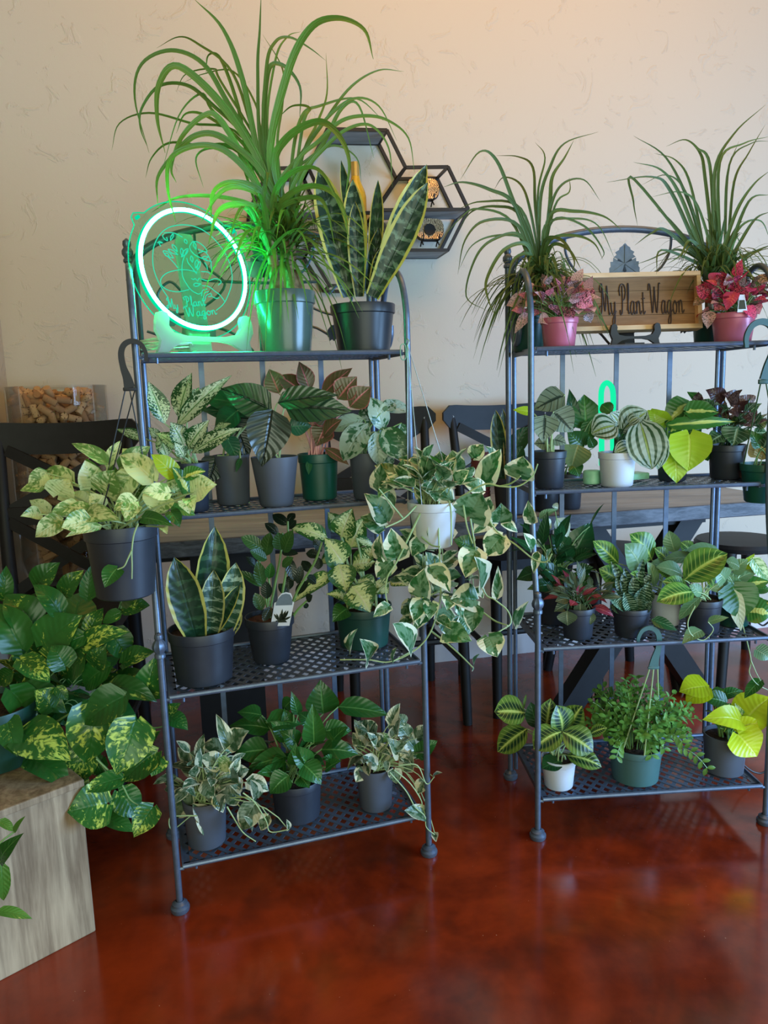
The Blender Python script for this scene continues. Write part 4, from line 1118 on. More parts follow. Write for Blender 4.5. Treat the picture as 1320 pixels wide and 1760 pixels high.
PALM = """640 700 560 330 480 120 362 -4 18 -.05; 640 640 620 300 628 120 634 -30 11 .0; 650 640 655 280 690 172 750 152 830 195 895 245 11 .1; 670 650 740 300 830 120 940 75 1050 120 1088 240 24 -.12
655 600 660 300 720 265 790 350 790 480 16 .1; 630 660 470 420 300 270 222 340 213 480 245 620 24 -.12; 630 640 500 420 400 260 270 205 150 260 122 400 180 620 15 -.05; 600 600 430 420 330 345 220 350 150 440 145 520 175 600 12 .02
560 560 350 500 180 458 60 500 28 610 8 .08; 640 700 480 560 370 550 280 630 215 720 215 830 20 -.15; 620 760 500 620 380 590 270 640 255 760 288 900 20 -.2; 600 720 470 490 400 470 310 560 270 680 290 740 18 -.1
690 680 740 560 860 495 940 540 990 650 975 800 24 -.16; 700 760 800 620 900 480 1010 400 1110 430 1183 570 12 .05; 780 680 900 480 1000 350 1110 285 1212 290 10 .1; 770 680 870 570 960 490 1060 470 1150 490 1230 560 1255 700 13 .0
760 760 880 590 960 440 1030 430 1090 640 14 .05; 800 640 860 500 900 380 896 215 9 .12; 700 850 780 770 880 760 960 830 990 980 20 -.16; 680 900 730 830 850 800 900 850 930 990 18 -.12
640 780 520 740 440 780 430 900 20 -.16; 620 850 480 800 300 800 190 860 14 -.1; 600 700 540 430 470 240 420 225 410 300 12 .1; 660 560 690 250 740 150 795 128 8 .12; 620 600 520 300 380 180 300 150 210 195 9 .12
590 620 430 480 330 460 290 540 11 .06; 640 560 610 420 520 290 400 300 318 335 7 .14; 760 640 800 470 870 430 1020 400 1130 490 11 .12; 700 620 720 420 720 280 640 140 8 .1; 520 560 430 440 390 380 300 470 230 700 9 .02
560 640 440 600 370 640 400 760 9 .0; 800 720 900 590 990 520 1080 510 1150 600 1165 760 12 .02; 720 760 830 640 930 590 1020 640 1040 740 9 .08; 660 820 560 760 470 780 390 900 22 -.18; 640 860 540 830 460 860 420 990 24 -.2
680 900 640 840 660 700 655 760 18 -.1; 690 860 700 760 780 690 880 700 980 900 20 -.2; 560 620 380 590 260 580 190 640 165 720 9 .1; 640 620 470 330 440 280 330 300 290 370 8 .15; 800 520 830 440 760 430 700 480 10 .1"""
for row in PALM.replace('\n', ';').split(';'):
    q = [float(x) for x in row.split()]; w, dd = q[-2], q[-1]; q = q[:-2]; n = len(q) // 2
    cr0 = min(crowns, key=lambda c: (c - at(180 + q[0] / 2.357, q[1] / 2.357, p.Y)).length)
    P = [cr0 + Vector((p.rs.uniform(-.008, .008), p.rs.uniform(-.008, .008), -.01))]
    for i in range(n): P.append(at(180 + q[2 * i] / 2.357, q[2 * i + 1] / 2.357, p.Y + dd * ((i + .3) / n)))
    p.strap(catmull(P, 6), 1.3 * w / 2.357 * p.scale(), 'l_palm', tab=[(0, .8), (.3, 1), (.6, .8), (.85, .4), (1, .05)])
for i, c in enumerate(crowns): grass(p, c, 44, .25, .014, 'l_palm', up=1.0, droop=.65, seed=20 + i, lean=(0, -.08), zlo=-.2)
grass(p, crowns[0] - UP * .03, 26, .15, .010, 'l_palm', up=.5, droop=1.6, seed=31, lean=(0, -.2), zlo=-.3)
p.done()

p = shelf_plant('L', 4, 626, -.125, 'tall snake plant in a black pot on the left rack top shelf', kind='snake_plant', seed=12)
p.pot(110, 88, 82, 'black_plastic')
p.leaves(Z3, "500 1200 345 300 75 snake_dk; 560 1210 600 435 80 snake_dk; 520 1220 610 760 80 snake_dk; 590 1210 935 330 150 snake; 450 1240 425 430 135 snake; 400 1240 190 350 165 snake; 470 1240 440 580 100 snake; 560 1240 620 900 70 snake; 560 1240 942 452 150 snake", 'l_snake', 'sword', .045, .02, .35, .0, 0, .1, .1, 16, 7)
p.done()

# ------------------------------------------------------------------ LEFT RACK, second shelf
p = shelf_plant('L', 3, 332, -.150, 'white speckled aglaonema in a black pot at the left end of the second shelf', kind='chinese_evergreen', seed=13)
p.pot(62, 54, 84, 'black_plastic2')
p.leaves(Z8, """330 1060 -10 945 100; 450 1060 330 925 90; 830 1160 1000 960 120; 1000 960 1185 888 80; 720 720 858 515 110; 500 890 325 448 180; 640 820 778 362 200; 520 1240 420 1000 150; 620 920 1195 388 160; 650 1160 405 985 190; 690 1110 555 870 190; 740 1150 965 848 170; 780 1190 1295 932 160; 700 1240 600 1080 120""", 'l_aglo', 'lance', .06, .08, .25, .02, .0022)
p.done('stem_pale')
p = shelf_plant('L', 3, 402, -.075, 'dark leaved alocasia in a tall grey pot beside the speckled aglaonema', kind='alocasia', seed=14)
p.pot(62, 55, 84, 'grey_plastic', rim=False)
p.leaves(C6, """330 330 10 262 150 alogreen; 250 370 20 330 120 alogreen; 400 330 120 212 150 aloscale; 180 360 275 590 150 alodark; 220 330 90 470 120 alogreen; 150 470 215 605 80 alogreen; 105 575 55 735 115 alodark; 230 590 205 670 25 alogreen""", 'l_alogreen', 'ovate', .05, .08, .18, .02, .0022, mats=None)
p.done('stem_pale')
p = shelf_plant('L', 3, 476, -.160, 'alocasia with one big dark quilted hanging leaf, in a wide grey pot', kind='alocasia', seed=15)
p.pot(80, 57, 84, 'grey_plastic', rim=False)
p.leaves(C6, """490 420 615 415 85 alogreen; 470 310 835 335 150 aloscale; 430 290 760 250 110 aloscale; 410 560 395 520 30 alogreen; 400 325 345 635 190 alodark""", 'l_alodark', 'ovate', .055, .06, .2, .03, .0022, up=.35, nv=7, nu=10)
p.done('stem_pale')
p = shelf_plant('L', 3, 550, -.100, 'bronze and pink aglaonema in a bright green pot on the second shelf', kind='chinese_evergreen', seed=16)
p.pot(69, 58, 78, 'green_plastic')
p.leaves(C6, """440 240 385 108 100; 560 230 428 140 95; 605 225 546 66 82; 670 250 835 101 92; 755 270 860 148 115; 640 300 515 228 90; 820 312 938 203 115; 600 300 700 240 80; 720 380 600 330 110; 700 400 640 525 110; 680 470 780 380 90; 685 533 818 628 55; 600 600 598 680 30 alogreen""", 'l_redaglo', 'lance', .06, .07, .22, .02, .0026)
p.done('stem_pink')
p = shelf_plant('L', 3, 634, -.150, 'silver green aglaonema in a grey pot, rightmost on the left rack second shelf', kind='chinese_evergreen', seed=17)
p.pot(62, 52, 78, 'grey_plastic', rim=False)
p.leaves(C6, """930 400 895 305 70; 960 320 1155 335 70; 1000 440 930 260 95; 1010 330 1065 288 60; 1100 400 1130 520 70; 900 380 715 440 85; 880 500 850 650 60; 890 500 1022 488 65; 1010 560 1035 645 60; 1000 425 1120 600 120; 920 400 785 605 120; 960 445 978 632 95""", 'l_silver', 'ellip', .06, .12, .25, .02, .0018)
p.done()

# ------------------------------------------------------------------ hanging from the left rack
hp = rw('L', -.305, -.262, 1.242)
c = at(217, 1022, 1.505)
p = Plant(c, 'marble cream and green pothos in a black hanging pot at the left rack corner', kind='hanging_pothos', seed=18); p.depth = .11; p.petmax = .13
p.pot(120, 96, 124, 'black_plastic2')
p.hanger(hp + Vector((-.004, -.012, -.012)), 'black_matte', [p.rim(a) for a in (2.6, .6, 4.4)], .0014, 'wire', 0.78, 1, X=(.953, .302, 0))
p.leaves(C5, """640 330 775 200 95; 700 310 632 212 65; 560 290 370 188 62; 560 310 628 168 55; 450 500 378 435 85; 700 520 660 430 95; 900 480 985 408 75; 370 400 205 345 105; 240 340 148 412 75; 225 418 104 430 62; 250 545 152 478 62; 905 430 880 310 60; 470 412 436 272 108; 790 380 616 248 115; 900 352 778 242 85 limep; 965 432 888 308 85 brasil
690 345 573 482 105; 540 432 592 322 125; 300 452 358 372 125; 1000 440 1118 398 120; 955 360 1060 330 70 brasil; 520 520 463 443 75; 400 500 252 562 62; 465 525 348 512 45; 870 442 732 440 85; 835 465 800 548 135; 950 480 978 550 62; 205 552 106 562 62; 700 486 586 530 85; 690 505 648 592 78
880 540 928 618 62 deep; 735 572 895 612 62 deep; 440 552 624 586 88; 520 615 338 668 48; 320 588 182 672 95; 455 580 316 622 95; 845 620 862 655 40; 980 470 1000 540 60""", 'l_marble', 'heart', None, .12, .25, .04, .0020, centre=-.02)
p.sprays(22, p.top + Vector((0, .05, .045)), .09, .06, .045, 'l_marble', 'heart', (1.15, .6, .55), .5, lo=-.1, mats=['l_marble', 'l_trail'])
p.vine(C5, [(712, 600), (690, 660), (680, 740), (681, 820), (680, 885)], .0017, -.10); p.vine(C5, [(681, 735), (660, 780), (640, 820), (606, 836)], .0017, -.105)
p.leaves(C5, "605 832 540 930 82 deep", 'l_deep', 'heart', .0, .1, .2, .02, 0, centre=-.11)
p.done('stem_pale')

c = at(746, 938, 1.70)
p = Plant(c, 'cream edged pothos trailing from a white pot hung between the racks', kind='hanging_pothos', seed=19); p.depth = .13
p.pot(88, 62, 78, 'white_plastic', ribs=12)
p.leaves(C7, """660 260 648 112 115; 540 195 405 158 75; 740 240 718 112 95; 840 152 895 78 85; 962 142 904 88 34; 540 285 465 208 75; 440 312 398 212 85; 610 282 570 130 125 brasil; 900 300 992 103 115; 1105 258 1122 146 145; 300 335 312 185 85; 892 342 782 298 85; 320 292 388 442 65; 345 512 220 356 115; 325 552 197 488 95; 590 412 498 298 95; 715 392 542 326 95
940 492 838 582 95; 900 472 932 372 85; 985 512 992 412 105; 1000 512 1088 578 48; 815 485 884 346 178; 545 608 568 486 85; 320 732 308 586 75; 370 742 288 834 105; 550 622 488 712 85; 400 722 370 556 130; 830 662 728 618 85 deep; 1170 672 1118 580 62; 1200 692 1178 812 42; 1262 742 1285 664 40; 1170 522 1148 396 64; 1000 602 908 714 125
850 682 790 834 125; 700 942 688 1022 72; 540 962 498 1084 85; 600 976 588 1072 72; 540 946 562 776 108; 590 778 704 918 108; 850 962 706 958 138; 880 888 848 716 138; 640 1062 714 1128 52; 850 1000 828 1144 88; 968 952 976 768 52; 1075 1112 1152 968 64; 360 996 268 1062 62; 680 1152 826 1192 115; 922 1172 972 1284 125
840 1352 872 1268 48; 490 1232 376 1092 125; 140 1262 182 1122 62; 240 1302 198 1182 105; 380 1310 400 1230 40""", 'l_njoy', 'heart', None, .10, .22, .05, 0, centre=-.055)
p.sprays(44, at(748, 838, p.Y - .01), .088, .056, .042, 'l_njoy', 'heart', (1.1, .9, .55), .4, lo=-.1)
p.petmax = .02
p.sprays(46, at(748, 1000, p.Y + .02), .10, .052, .042, 'l_njoy', 'heart', (1.05, .5, 1.15), .5, lo=-1, facing=1.0)
for v_ in ([(640, 400), (640, 560), (645, 700), (652, 900), (640, 1000), (590, 1150), (500, 1250), (360, 1312), (240, 1300), (80, 1300)], [(600, 1140), (680, 1200), (760, 1270), (835, 1345)], [(700, 400), (710, 470), (712, 650)], [(780, 420), (800, 540), (832, 640)],
           [(880, 400), (960, 560), (1080, 650), (1180, 730), (1250, 745), (1282, 700)], [(820, 500), (890, 890), (960, 960), (1030, 1020), (1050, 1090), (1000, 1130), (930, 1170)], [(890, 1030), (960, 1080), (1030, 1105)], [(760, 380), (900, 305), (990, 316), (1090, 316), (1170, 262), (1202, 190)],
           [(560, 420), (410, 730), (350, 830), (340, 930), (358, 1000)], [(520, 420), (440, 500), (340, 550)], [(645, 910), (600, 930), (545, 950)], [(500, 1245), (380, 1310)], [(545, 605), (600, 650), (650, 660)], [(440, 500), (300, 330)], [(990, 316), (1050, 300), (1105, 258)]):
    p.vine(C7, v_, .0021, (-.04, -.10))
ht = atp(697, 592, rw('L', .3, -.25, 0), Vector((sin(.3074), -cos(.3074), 0))) + Vector((.004, -.012, 0))
for i, a in enumerate((2.9, .5, 4.2)):
    m = MB(); m.tube([ht, p.rim(a, .0)], .0011, 5); m.build('hanger_wire', MT['pale_wire'], p.o)
m = MB(); m.tube(catmull([ht + Vector((0, 0, -.006)), ht + Vector((.004, 0, .006)), ht + Vector((0, .008, .012)), ht + Vector((-.003, .014, .004))], 4), .0013, 6); m.build('hanger_hook', MT['pale_wire'], p.o)
p.done('stem_pale')

# ------------------------------------------------------------------ LEFT RACK, third shelf
p = shelf_plant('L', 2, 352, -.218, 'yellow edged snake plant in a black pot at the left end of the third shelf', kind='snake_plant', seed=21)
p.pot(112, 94, 92, 'black_plastic2')
p.leaves(D3, """370 720 415 545 95 snake_lt; 240 720 306 136 165 snake_dk; 350 720 416 326 130 snake_lt; 275 735 440 440 70 snake_dk; 280 735 300 366 120 snake_lt; 215 750 90 298 165 snake_dk""", 'l_snake', 'sword', .05, .05, .45, .03, 0, .2, .15, 14, 7, wk=.86)
p.done()
p = shelf_plant('L', 2, 467, -.150, 'dark glossy zz plant with a white picture tag in a black pot', kind='zz_plant', seed=22)
p.pot(84, 62, 78, 'black_plastic2', 'bark')
ZZ = D3
for pts in ([(585, 640), (600, 560), (650, 300), (662, 170)], [(575, 640), (592, 470), (588, 400)], [(600, 640), (570, 500), (540, 330), (560, 220)], [(680, 640), (740, 480), (830, 330), (870, 220)], [(640, 640), (660, 500), (690, 300), (690, 110)], [(700, 640), (740, 580), (790, 530)]):
    p.vine(ZZ, pts, .0036, 0.0)
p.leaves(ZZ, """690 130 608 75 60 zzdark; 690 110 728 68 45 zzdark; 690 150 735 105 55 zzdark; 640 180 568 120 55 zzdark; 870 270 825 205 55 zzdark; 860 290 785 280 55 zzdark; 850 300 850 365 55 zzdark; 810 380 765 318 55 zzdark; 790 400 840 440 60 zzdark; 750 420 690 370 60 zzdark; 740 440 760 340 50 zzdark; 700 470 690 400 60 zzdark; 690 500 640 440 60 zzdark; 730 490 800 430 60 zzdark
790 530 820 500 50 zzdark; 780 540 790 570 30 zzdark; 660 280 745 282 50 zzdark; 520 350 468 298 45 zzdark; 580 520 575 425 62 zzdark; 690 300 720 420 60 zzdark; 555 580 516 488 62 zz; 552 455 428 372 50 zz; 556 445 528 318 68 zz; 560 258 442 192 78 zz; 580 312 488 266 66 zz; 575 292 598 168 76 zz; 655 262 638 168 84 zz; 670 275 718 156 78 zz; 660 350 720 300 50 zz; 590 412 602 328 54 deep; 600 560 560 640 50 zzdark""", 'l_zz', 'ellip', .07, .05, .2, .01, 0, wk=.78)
tg = MB(); q = at(270 + 660 / 3.07, 860 + 600 / 3.07, p.Y - .05); TS = p.scale() / 3.07
TX = Vector((.98, .0, 0)).normalized(); TY = Vector((.22, .1, .97)).normalized()
def tagp(x, y): return ((x) * TS, (y) * TS)
out = [(-48, -62), (48, -62), (50, 60), (38, 66), (36, 88), (24, 108), (0, 114), (-24, 108), (-36, 88), (-38, 66), (-50, 60)]
tg.prism([tagp(x, y) for x, y in out], TX, TY, q, .0006); tgo = tg.build('plant_tag', MT['white_plastic'], p.o, smooth=False, label='white picture tag stuck in the soil')
tn = TX.cross(TY).normalized()
if tn.dot(CAMP - q) < 0: tn = -tn
g = MB(); g.prism([tagp(x, y) for x, y in [(-42, 46), (42, 46), (42, 62), (32, 86), (20, 102), (0, 107), (-20, 102), (-32, 86), (-42, 62)]], TX, TY, q + tn * .0007, .0004); g.build('tag_heading', plain('tag_grey', S(92, 108, 122), .5), tgo, smooth=False)
g = MB()
for k in range(14):
    a = p.rs.uniform(.3, 2.84); l = p.rs.uniform(22, 44); bx = p.rs.uniform(-14, 14)
    B = q + TX * (bx * TS) + TY * (-34 * TS) + tn * .0008; T = B + TX * (cos(a) * l * TS) + TY * (abs(sin(a)) * l * 1.5 * TS); g.leaf(B, T, 11 * TS, tn, 'ellip', 0, 0, 0, 5, 3)
g.prism([tagp(x, y) for x, y in [(-34, -44), (34, -44), (22, -32), (-22, -32)]], TX, TY, q + tn * .0007, .0003)
g.build('tag_picture', MT['l_zzdark'], tgo, smooth=False)
p.done('stem')
p = shelf_plant('L', 2, 626, -.128, 'yellow green speckled dieffenbachia in a dark green pot on the third shelf', kind='dumb_cane', seed=23)
p.pot(98, 82, 70, 'dkgreen_plastic')
p.leaves(D3, """1020 250 1095 85 105; 965 165 900 60 80; 1050 200 1155 252 45; 970 195 1032 40 110; 1080 330 1170 250 90; 900 205 684 138 82; 930 300 862 332 66; 1030 345 1155 325 118; 1150 430 1222 492 85; 1230 430 1325 452 48; 985 335 880 196 125; 930 388 716 544 78; 1060 420 1155 502 98; 960 335 995 486 122; 1000 520 892 494 56; 1005 572 926 644 84 deep; 1000 560 1050 500 80; 1030 452 1125 592 148""", 'l_dieff', 'ovate', .09, .12, .22, .03, .003)
p.done('stem_pale')

# ------------------------------------------------------------------ LEFT RACK, bottom shelf
p = shelf_plant('L', 1, 356, -.222, 'grey green cream edged pothos in a grey pot at the left of the bottom shelf', kind='pothos', seed=24); p.depth = .08
p.pot(74, 64, 84, 'grey_plastic', rim=False)
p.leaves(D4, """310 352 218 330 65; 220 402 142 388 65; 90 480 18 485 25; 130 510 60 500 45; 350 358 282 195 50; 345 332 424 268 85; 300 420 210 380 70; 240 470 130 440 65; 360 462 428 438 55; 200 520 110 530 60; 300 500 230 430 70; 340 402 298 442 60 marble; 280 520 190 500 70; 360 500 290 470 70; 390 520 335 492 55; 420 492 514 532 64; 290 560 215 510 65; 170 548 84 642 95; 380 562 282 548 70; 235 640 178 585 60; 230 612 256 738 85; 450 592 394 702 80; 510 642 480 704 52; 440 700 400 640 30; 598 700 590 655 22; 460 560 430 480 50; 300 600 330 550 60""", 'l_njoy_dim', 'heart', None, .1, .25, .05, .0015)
p.sprays(30, p.top + Vector((0, .01, .05)), .085, .045, .030, 'l_njoy_dim', 'heart', (1, .8, .8), .4)
for v_ in ([(200, 640), (130, 640), (80, 650), (92, 700), (172, 640)], [(330, 600), (360, 650), (400, 712), (456, 752)], [(400, 540), (450, 580), (500, 660), (520, 710), (600, 700)]): p.vine(D4, v_, .0016, -.07)
p.done('stem_pale')
p = shelf_plant('L', 1, 512, -.186, 'dark green glossy leaved plant in a black pot in the middle of the bottom shelf', kind='philodendron', seed=25); p.depth = .09
p.pot(88, 76, 70, 'black_plastic2')
p.leaves(D4, """750 195 738 46 115; 815 165 1042 202 78; 620 132 578 184 52; 640 200 610 95 40; 482 202 375 188 64; 500 232 658 242 84; 520 262 338 250 74; 750 272 875 268 74; 700 240 640 190 60; 600 300 520 230 70; 780 330 860 250 60; 740 352 905 372 74; 512 352 362 372 95; 640 330 560 270 70; 710 322 704 146 80; 800 420 740 390 50; 592 382 422 432 84; 690 420 600 330 70; 640 420 630 320 60; 760 440 830 400 50; 660 412 742 504 84; 602 462 518 544 84; 650 470 690 520 60""", 'l_deep', 'ovate', None, .12, .25, .03, .002)
p.sprays(26, p.top + Vector((0, .02, .05)), .10, .06, .03, 'l_deep', 'ovate', (1.1, .8, .8), .5)
p.done('stem')
p = shelf_plant('L', 1, 646, -.215, 'small cream edged pothos in a grey pot at the right of the bottom shelf', kind='pothos', seed=26); p.depth = .07
p.pot(64, 55, 74, 'grey_plastic', rim=False)
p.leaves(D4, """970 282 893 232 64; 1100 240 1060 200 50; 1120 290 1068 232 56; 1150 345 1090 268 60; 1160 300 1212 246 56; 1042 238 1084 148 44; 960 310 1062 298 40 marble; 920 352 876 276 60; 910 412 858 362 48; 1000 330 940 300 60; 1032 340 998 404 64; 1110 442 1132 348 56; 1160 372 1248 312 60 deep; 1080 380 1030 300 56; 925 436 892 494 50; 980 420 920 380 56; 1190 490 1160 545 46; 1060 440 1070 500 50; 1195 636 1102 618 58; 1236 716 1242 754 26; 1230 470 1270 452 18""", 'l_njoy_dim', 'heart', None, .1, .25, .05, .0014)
p.sprays(34, p.top + Vector((.02, .0, .045)), .08, .04, .026, 'l_njoy_dim', 'heart', (1.1, .8, .8), .4)
for v_ in ([(1040, 450), (1110, 530), (1150, 600), (1192, 640), (1200, 690), (1236, 722)], [(1080, 420), (1160, 420), (1200, 500), (1235, 470)], [(1060, 440), (1130, 500), (1180, 580), (1160, 600)]): p.vine(D4, v_, .0016, -.06)
p.done('stem_pale')

# ------------------------------------------------------------------ pothos on the crate and at the picture's left edge
c = CC + CA * .095 + CB * .225 + Vector((0, 0, CZ + .0025))
p = Plant(c, 'big golden pothos spilling from a dark green pot on the wooden crate', kind='golden_pothos', seed=27); p.depth = .13; p.Y = 1.60; p.petmax = .045
p.pot(150, 124, 104, 'dkgreen_plastic')
p.leaves(D5, """20 372 36 176 75; 215 292 352 158 115; 370 342 488 202 95; 510 372 536 168 76; 690 342 526 362 55; 190 522 26 348 175; 350 462 192 288 108; 705 432 872 408 96; 715 378 872 208 158 deep; 130 662 -5 398 178; 640 560 742 724 136; 700 452 598 512 64; 520 572 602 422 86; 480 652 754 562 116; 500 582 318 692 95; 250 642 474 466 205; 710 746 904 678 106; 70 802 -4 862 85; 490 702 404 832 158
120 722 292 862 126; 868 934 914 700 136; 640 762 498 894 138; 130 902 388 1032 148; 330 886 396 962 54; 60 902 202 1114 168; 640 882 914 968 116; 600 872 652 982 64; 300 1000 200 900 130; 380 760 300 640 130; 560 760 620 640 110; 985 1062 1094 1134 86; 985 1060 1052 976 76; 880 1192 934 1136 42; 520 1192 426 1454 158; 600 1292 538 1394 86; 690 1492 802 1644 138; 940 1292 880 1404 86; 915 1262 722 1434 148; 720 942 496 1104 178
560 972 503 1324 218; 170 1302 408 1474 148; 40 1062 102 1288 118; 790 1082 678 1394 208; 130 1152 414 1312 208; 520 1432 428 1704 118; 715 1412 482 1492 96; 610 1642 784 1728 86; 890 1582 778 1758 118; 620 1562 390 1612 205""", 'l_golden', 'heart', None, .14, .25, .03, 0, up=.45)
p.sprays(60, at(90, 1190, 1.76), .17, .10, .075, 'l_golden', 'heart', (1.1, .6, 1.0), .6, lo=-.6)
p.vine(D5, [(300, 1100), (500, 1000), (700, 1050), (880, 1118), (985, 1100)], .0022, -.02); p.vine(D5, [(380, 1100), (560, 1290), (640, 1440), (620, 1560)], .0024, -.06); p.vine(D5, [(560, 1300), (700, 1440), (760, 1540), (850, 1590)], .0022, -.08)
p.done('stem')
fl = Vector((-.80, 1.02, .0))
p = Plant(fl, 'trailing green pothos reaching in at the left edge before the crate', kind='pothos', seed=28); p.petmax = .1; p.Y = 1.17; p.depth = .03
p.pot(150, 120, 320, 'dkgreen_plastic')
p.leaves(D6, """8 600 22 835 72; -12 902 205 952 58; 0 332 92 402 48; 90 402 160 302 30; 2 588 152 408 84 deep""", 'l_trail', 'heart', None, .1, .25, .03, .002)
p.sprays(20, p.top + UP * .08, .13, .08, .06, 'l_trail', 'heart', (.9, .9, .8), .5)
p.done('stem')
# ------------------------------------------------------------------ RIGHT RACK, top shelf
p = shelf_plant('R', 4, 908, -.075, 'bushy ponytail palm in a dark green pot on the right rack left end', kind='ponytail_palm', seed=41)
p.pot(62, 50, 66, 'dkgreen_plastic')
cw = [at(918, 470, p.Y), at(930, 462, p.Y + .03), at(938, 474, p.Y - .02)]
m = MB()
for c in cw: m.tube([Vector((lerp(p.top.x, c.x, .4), lerp(p.top.y, c.y, .4), p.top.z - .004)), c], [.013, .008], 8)
m.build('trunk', MT['trunk'], p.o)
def pony(p, crowns, tr, spec, mat):
    x0, y0, k = tr
    for row in spec.replace('\n', ';').split(';'):
        q = [float(x) for x in row.split()]; w, dd = q[-2], q[-1]; q = q[:-2]; n = len(q) // 2
        c = min(crowns, key=lambda c: (c - at(x0 + q[0] / k, y0 + q[1] / k, p.Y)).length)
        P = [c + Vector((p.rs.uniform(-.006, .006), p.rs.uniform(-.006, .006), -.006))] + [at(x0 + q[2 * i] / k, y0 + q[2 * i + 1] / k, p.Y + dd * ((i + .3) / n)) for i in range(n)]
        p.strap(catmull(P, 6), 1.25 * w / k * p.scale(), mat)
pony(p, cw, A4, """270 400 200 230 130 195 50 310 13 -.06; 380 400 420 260 480 160 620 112 12 .0; 370 380 400 220 360 155 8 .05; 420 420 430 300 480 220 520 145 14 .05; 360 420 350 260 290 215 200 210 10 .1; 420 440 470 330 560 310 630 400 10 .0; 420 460 520 440 640 460 720 520 14 -.05; 400 500 520 470 620 500 690 640 9 .02
280 420 170 350 60 320 -20 340 14 -.05; 260 480 120 430 50 470 -30 560 9 .0; 290 500 150 480 70 560 40 700 12 -.1; 300 540 180 560 110 640 75 790 160 850 11 -.1; 330 580 230 600 160 720 165 800 200 880 14 -.14; 320 560 200 540 100 580 45 680 9 -.05; 340 620 270 640 240 760 14 -.16; 420 560 520 540 600 570 640 640 12 -.08
430 580 500 600 550 680 14 -.12; 400 560 470 560 520 640 510 700 12 -.14; 300 460 200 420 100 440 40 520 11 .05; 430 480 560 500 640 600 630 640 9 .0; 340 440 300 330 230 300 190 350 9 .1; 440 420 500 360 500 300 8 .06; 300 430 140 400 40 430 10 .04; 350 640 300 700 285 820 11 -.15""", 'l_pony')
for i, c in enumerate(cw): grass(p, c, 70, .185, .010, 'l_pony', droop=1.1, seed=50 + i, lean=(-.05, -.05), zlo=-.2)
p.done()
p = shelf_plant('R', 4, 961, -.185, 'pale pink speckled polka dot plant in a pink pot left of the board', kind='polka_dot_plant', seed=42)
p.pot(64, 52, 51, 'pink_plastic')
p.leaves(A4, """440 760 380 712 70 polkapale; 520 770 500 715 70; 330 800 240 830 70 polkapale; 560 800 590 740 80; 430 850 390 800 80 polkapale; 470 800 400 750 80 polkapale; 560 850 600 800 70; 500 760 560 730 90; 420 880 370 900 60 polkapale; 570 860 590 900 50 polkapale; 340 860 275 945 50 polkapale; 460 830 455 870 90; 530 800 600 830 90; 490 850 520 880 60""", 'l_polka', 'ovate', .05, .08, .2, .04, .0014, wk=.8)
p.sprays(64, p.top + Vector((-.004, 0, .038)), .072, .036, .030, 'l_polka', 'ovate', (1.15, .8, .85), .4, mats=['l_polka', 'l_polkapale', 'l_polkapale'])
p.done('stem')
p = shelf_plant('R', 4, 1222, -.060, 'upright ponytail palm in a dark pot on the right rack right end', kind='ponytail_palm', seed=43)
p.pot(66, 54, 60, 'dkgreen_plastic')
cw = [at(1218, 466, p.Y), at(1232, 462, p.Y + .02), at(1246, 470, p.Y - .01)]
m = MB()
for c in cw: m.tube([Vector((lerp(p.top.x, c.x, .4), lerp(p.top.y, c.y, .4), p.top.z - .004)), c], [.014, .010], 8)
m.build('trunk', MT['trunk'], p.o)
pony(p, cw, A4, """1060 640 1000 420 900 220 765 128 13 .0; 1050 620 960 380 880 270 765 237 14 -.05; 1040 620 920 360 840 298 655 320 14 -.08; 1090 600 1060 300 1040 200 980 145 900 172 12 .05; 1110 600 1100 280 1180 120 1310 0 14 .0; 1120 600 1120 240 1220 160 1330 130 12 .06; 1140 620 1150 300 1200 150 10 .1; 1150 600 1180 320 1240 200 1310 80 10 .1
1040 640 900 520 840 530 770 580 14 -.08; 1040 660 880 600 860 700 12 -.12; 1050 640 920 480 860 430 9 .0; 1150 620 1240 400 1330 370 14 .0; 1160 640 1260 480 1330 440 14 .0; 1170 650 1280 600 1340 575 12 -.05; 1080 640 1000 560 960 620 900 660 12 -.1; 1100 600 1080 250 1030 180 1000 150 12 .02
1060 620 1000 330 940 230 850 200 10 .04; 1120 640 1190 440 1260 330 1330 270 14 -.02; 1130 640 1210 500 1290 480 1330 560 10 .02; 1050 650 960 600 900 610 830 640 770 660 9 -.02; 770 310 765 400 782 500 9 -.02; 1060 600 980 360 900 290 800 330 8 -.02; 1140 600 1160 250 1250 160 1330 150 8 .05; 1090 620 1030 420 960 360 840 380 10 -.03""", 'l_pony')
for i, c in enumerate(cw): grass(p, c, 60, .24, .010, 'l_pony', up=1.3, spread=.7, droop=.75, seed=60 + i, lean=(.06, 0), zlo=-.05)
p.done()
p = shelf_plant('R', 4, 1259, -.175, 'hot pink polka dot plant with a small tag in a pink pot', kind='polka_dot_plant', seed=44)
p.pot(73, 58, 51, 'pink_plastic')
p.leaves(A4, """1090 740 1130 695 80; 1210 760 1190 710 90 polkapale; 1240 780 1290 740 80; 1060 800 1010 830 60 polkapale; 1080 780 1020 750 80; 1250 840 1290 790 70 polkapale; 1150 800 1110 700 110; 1080 850 1070 925 60 polkapale; 1130 830 1100 850 70 polka; 1190 840 1175 870 60 polkapale; 1260 830 1285 865 60 polka; 1180 770 1150 850 70; 1200 800 1240 750 80""", 'l_polkahot', 'ovate', .05, .08, .2, .04, .0014, wk=.72)
p.sprays(60, p.top + Vector((0, 0, .036)), .072, .037, .031, 'l_polkahot', 'ovate', (1.1, .8, .8), .4, mats=['l_polkahot', 'l_polkahot', 'l_polkapale'])
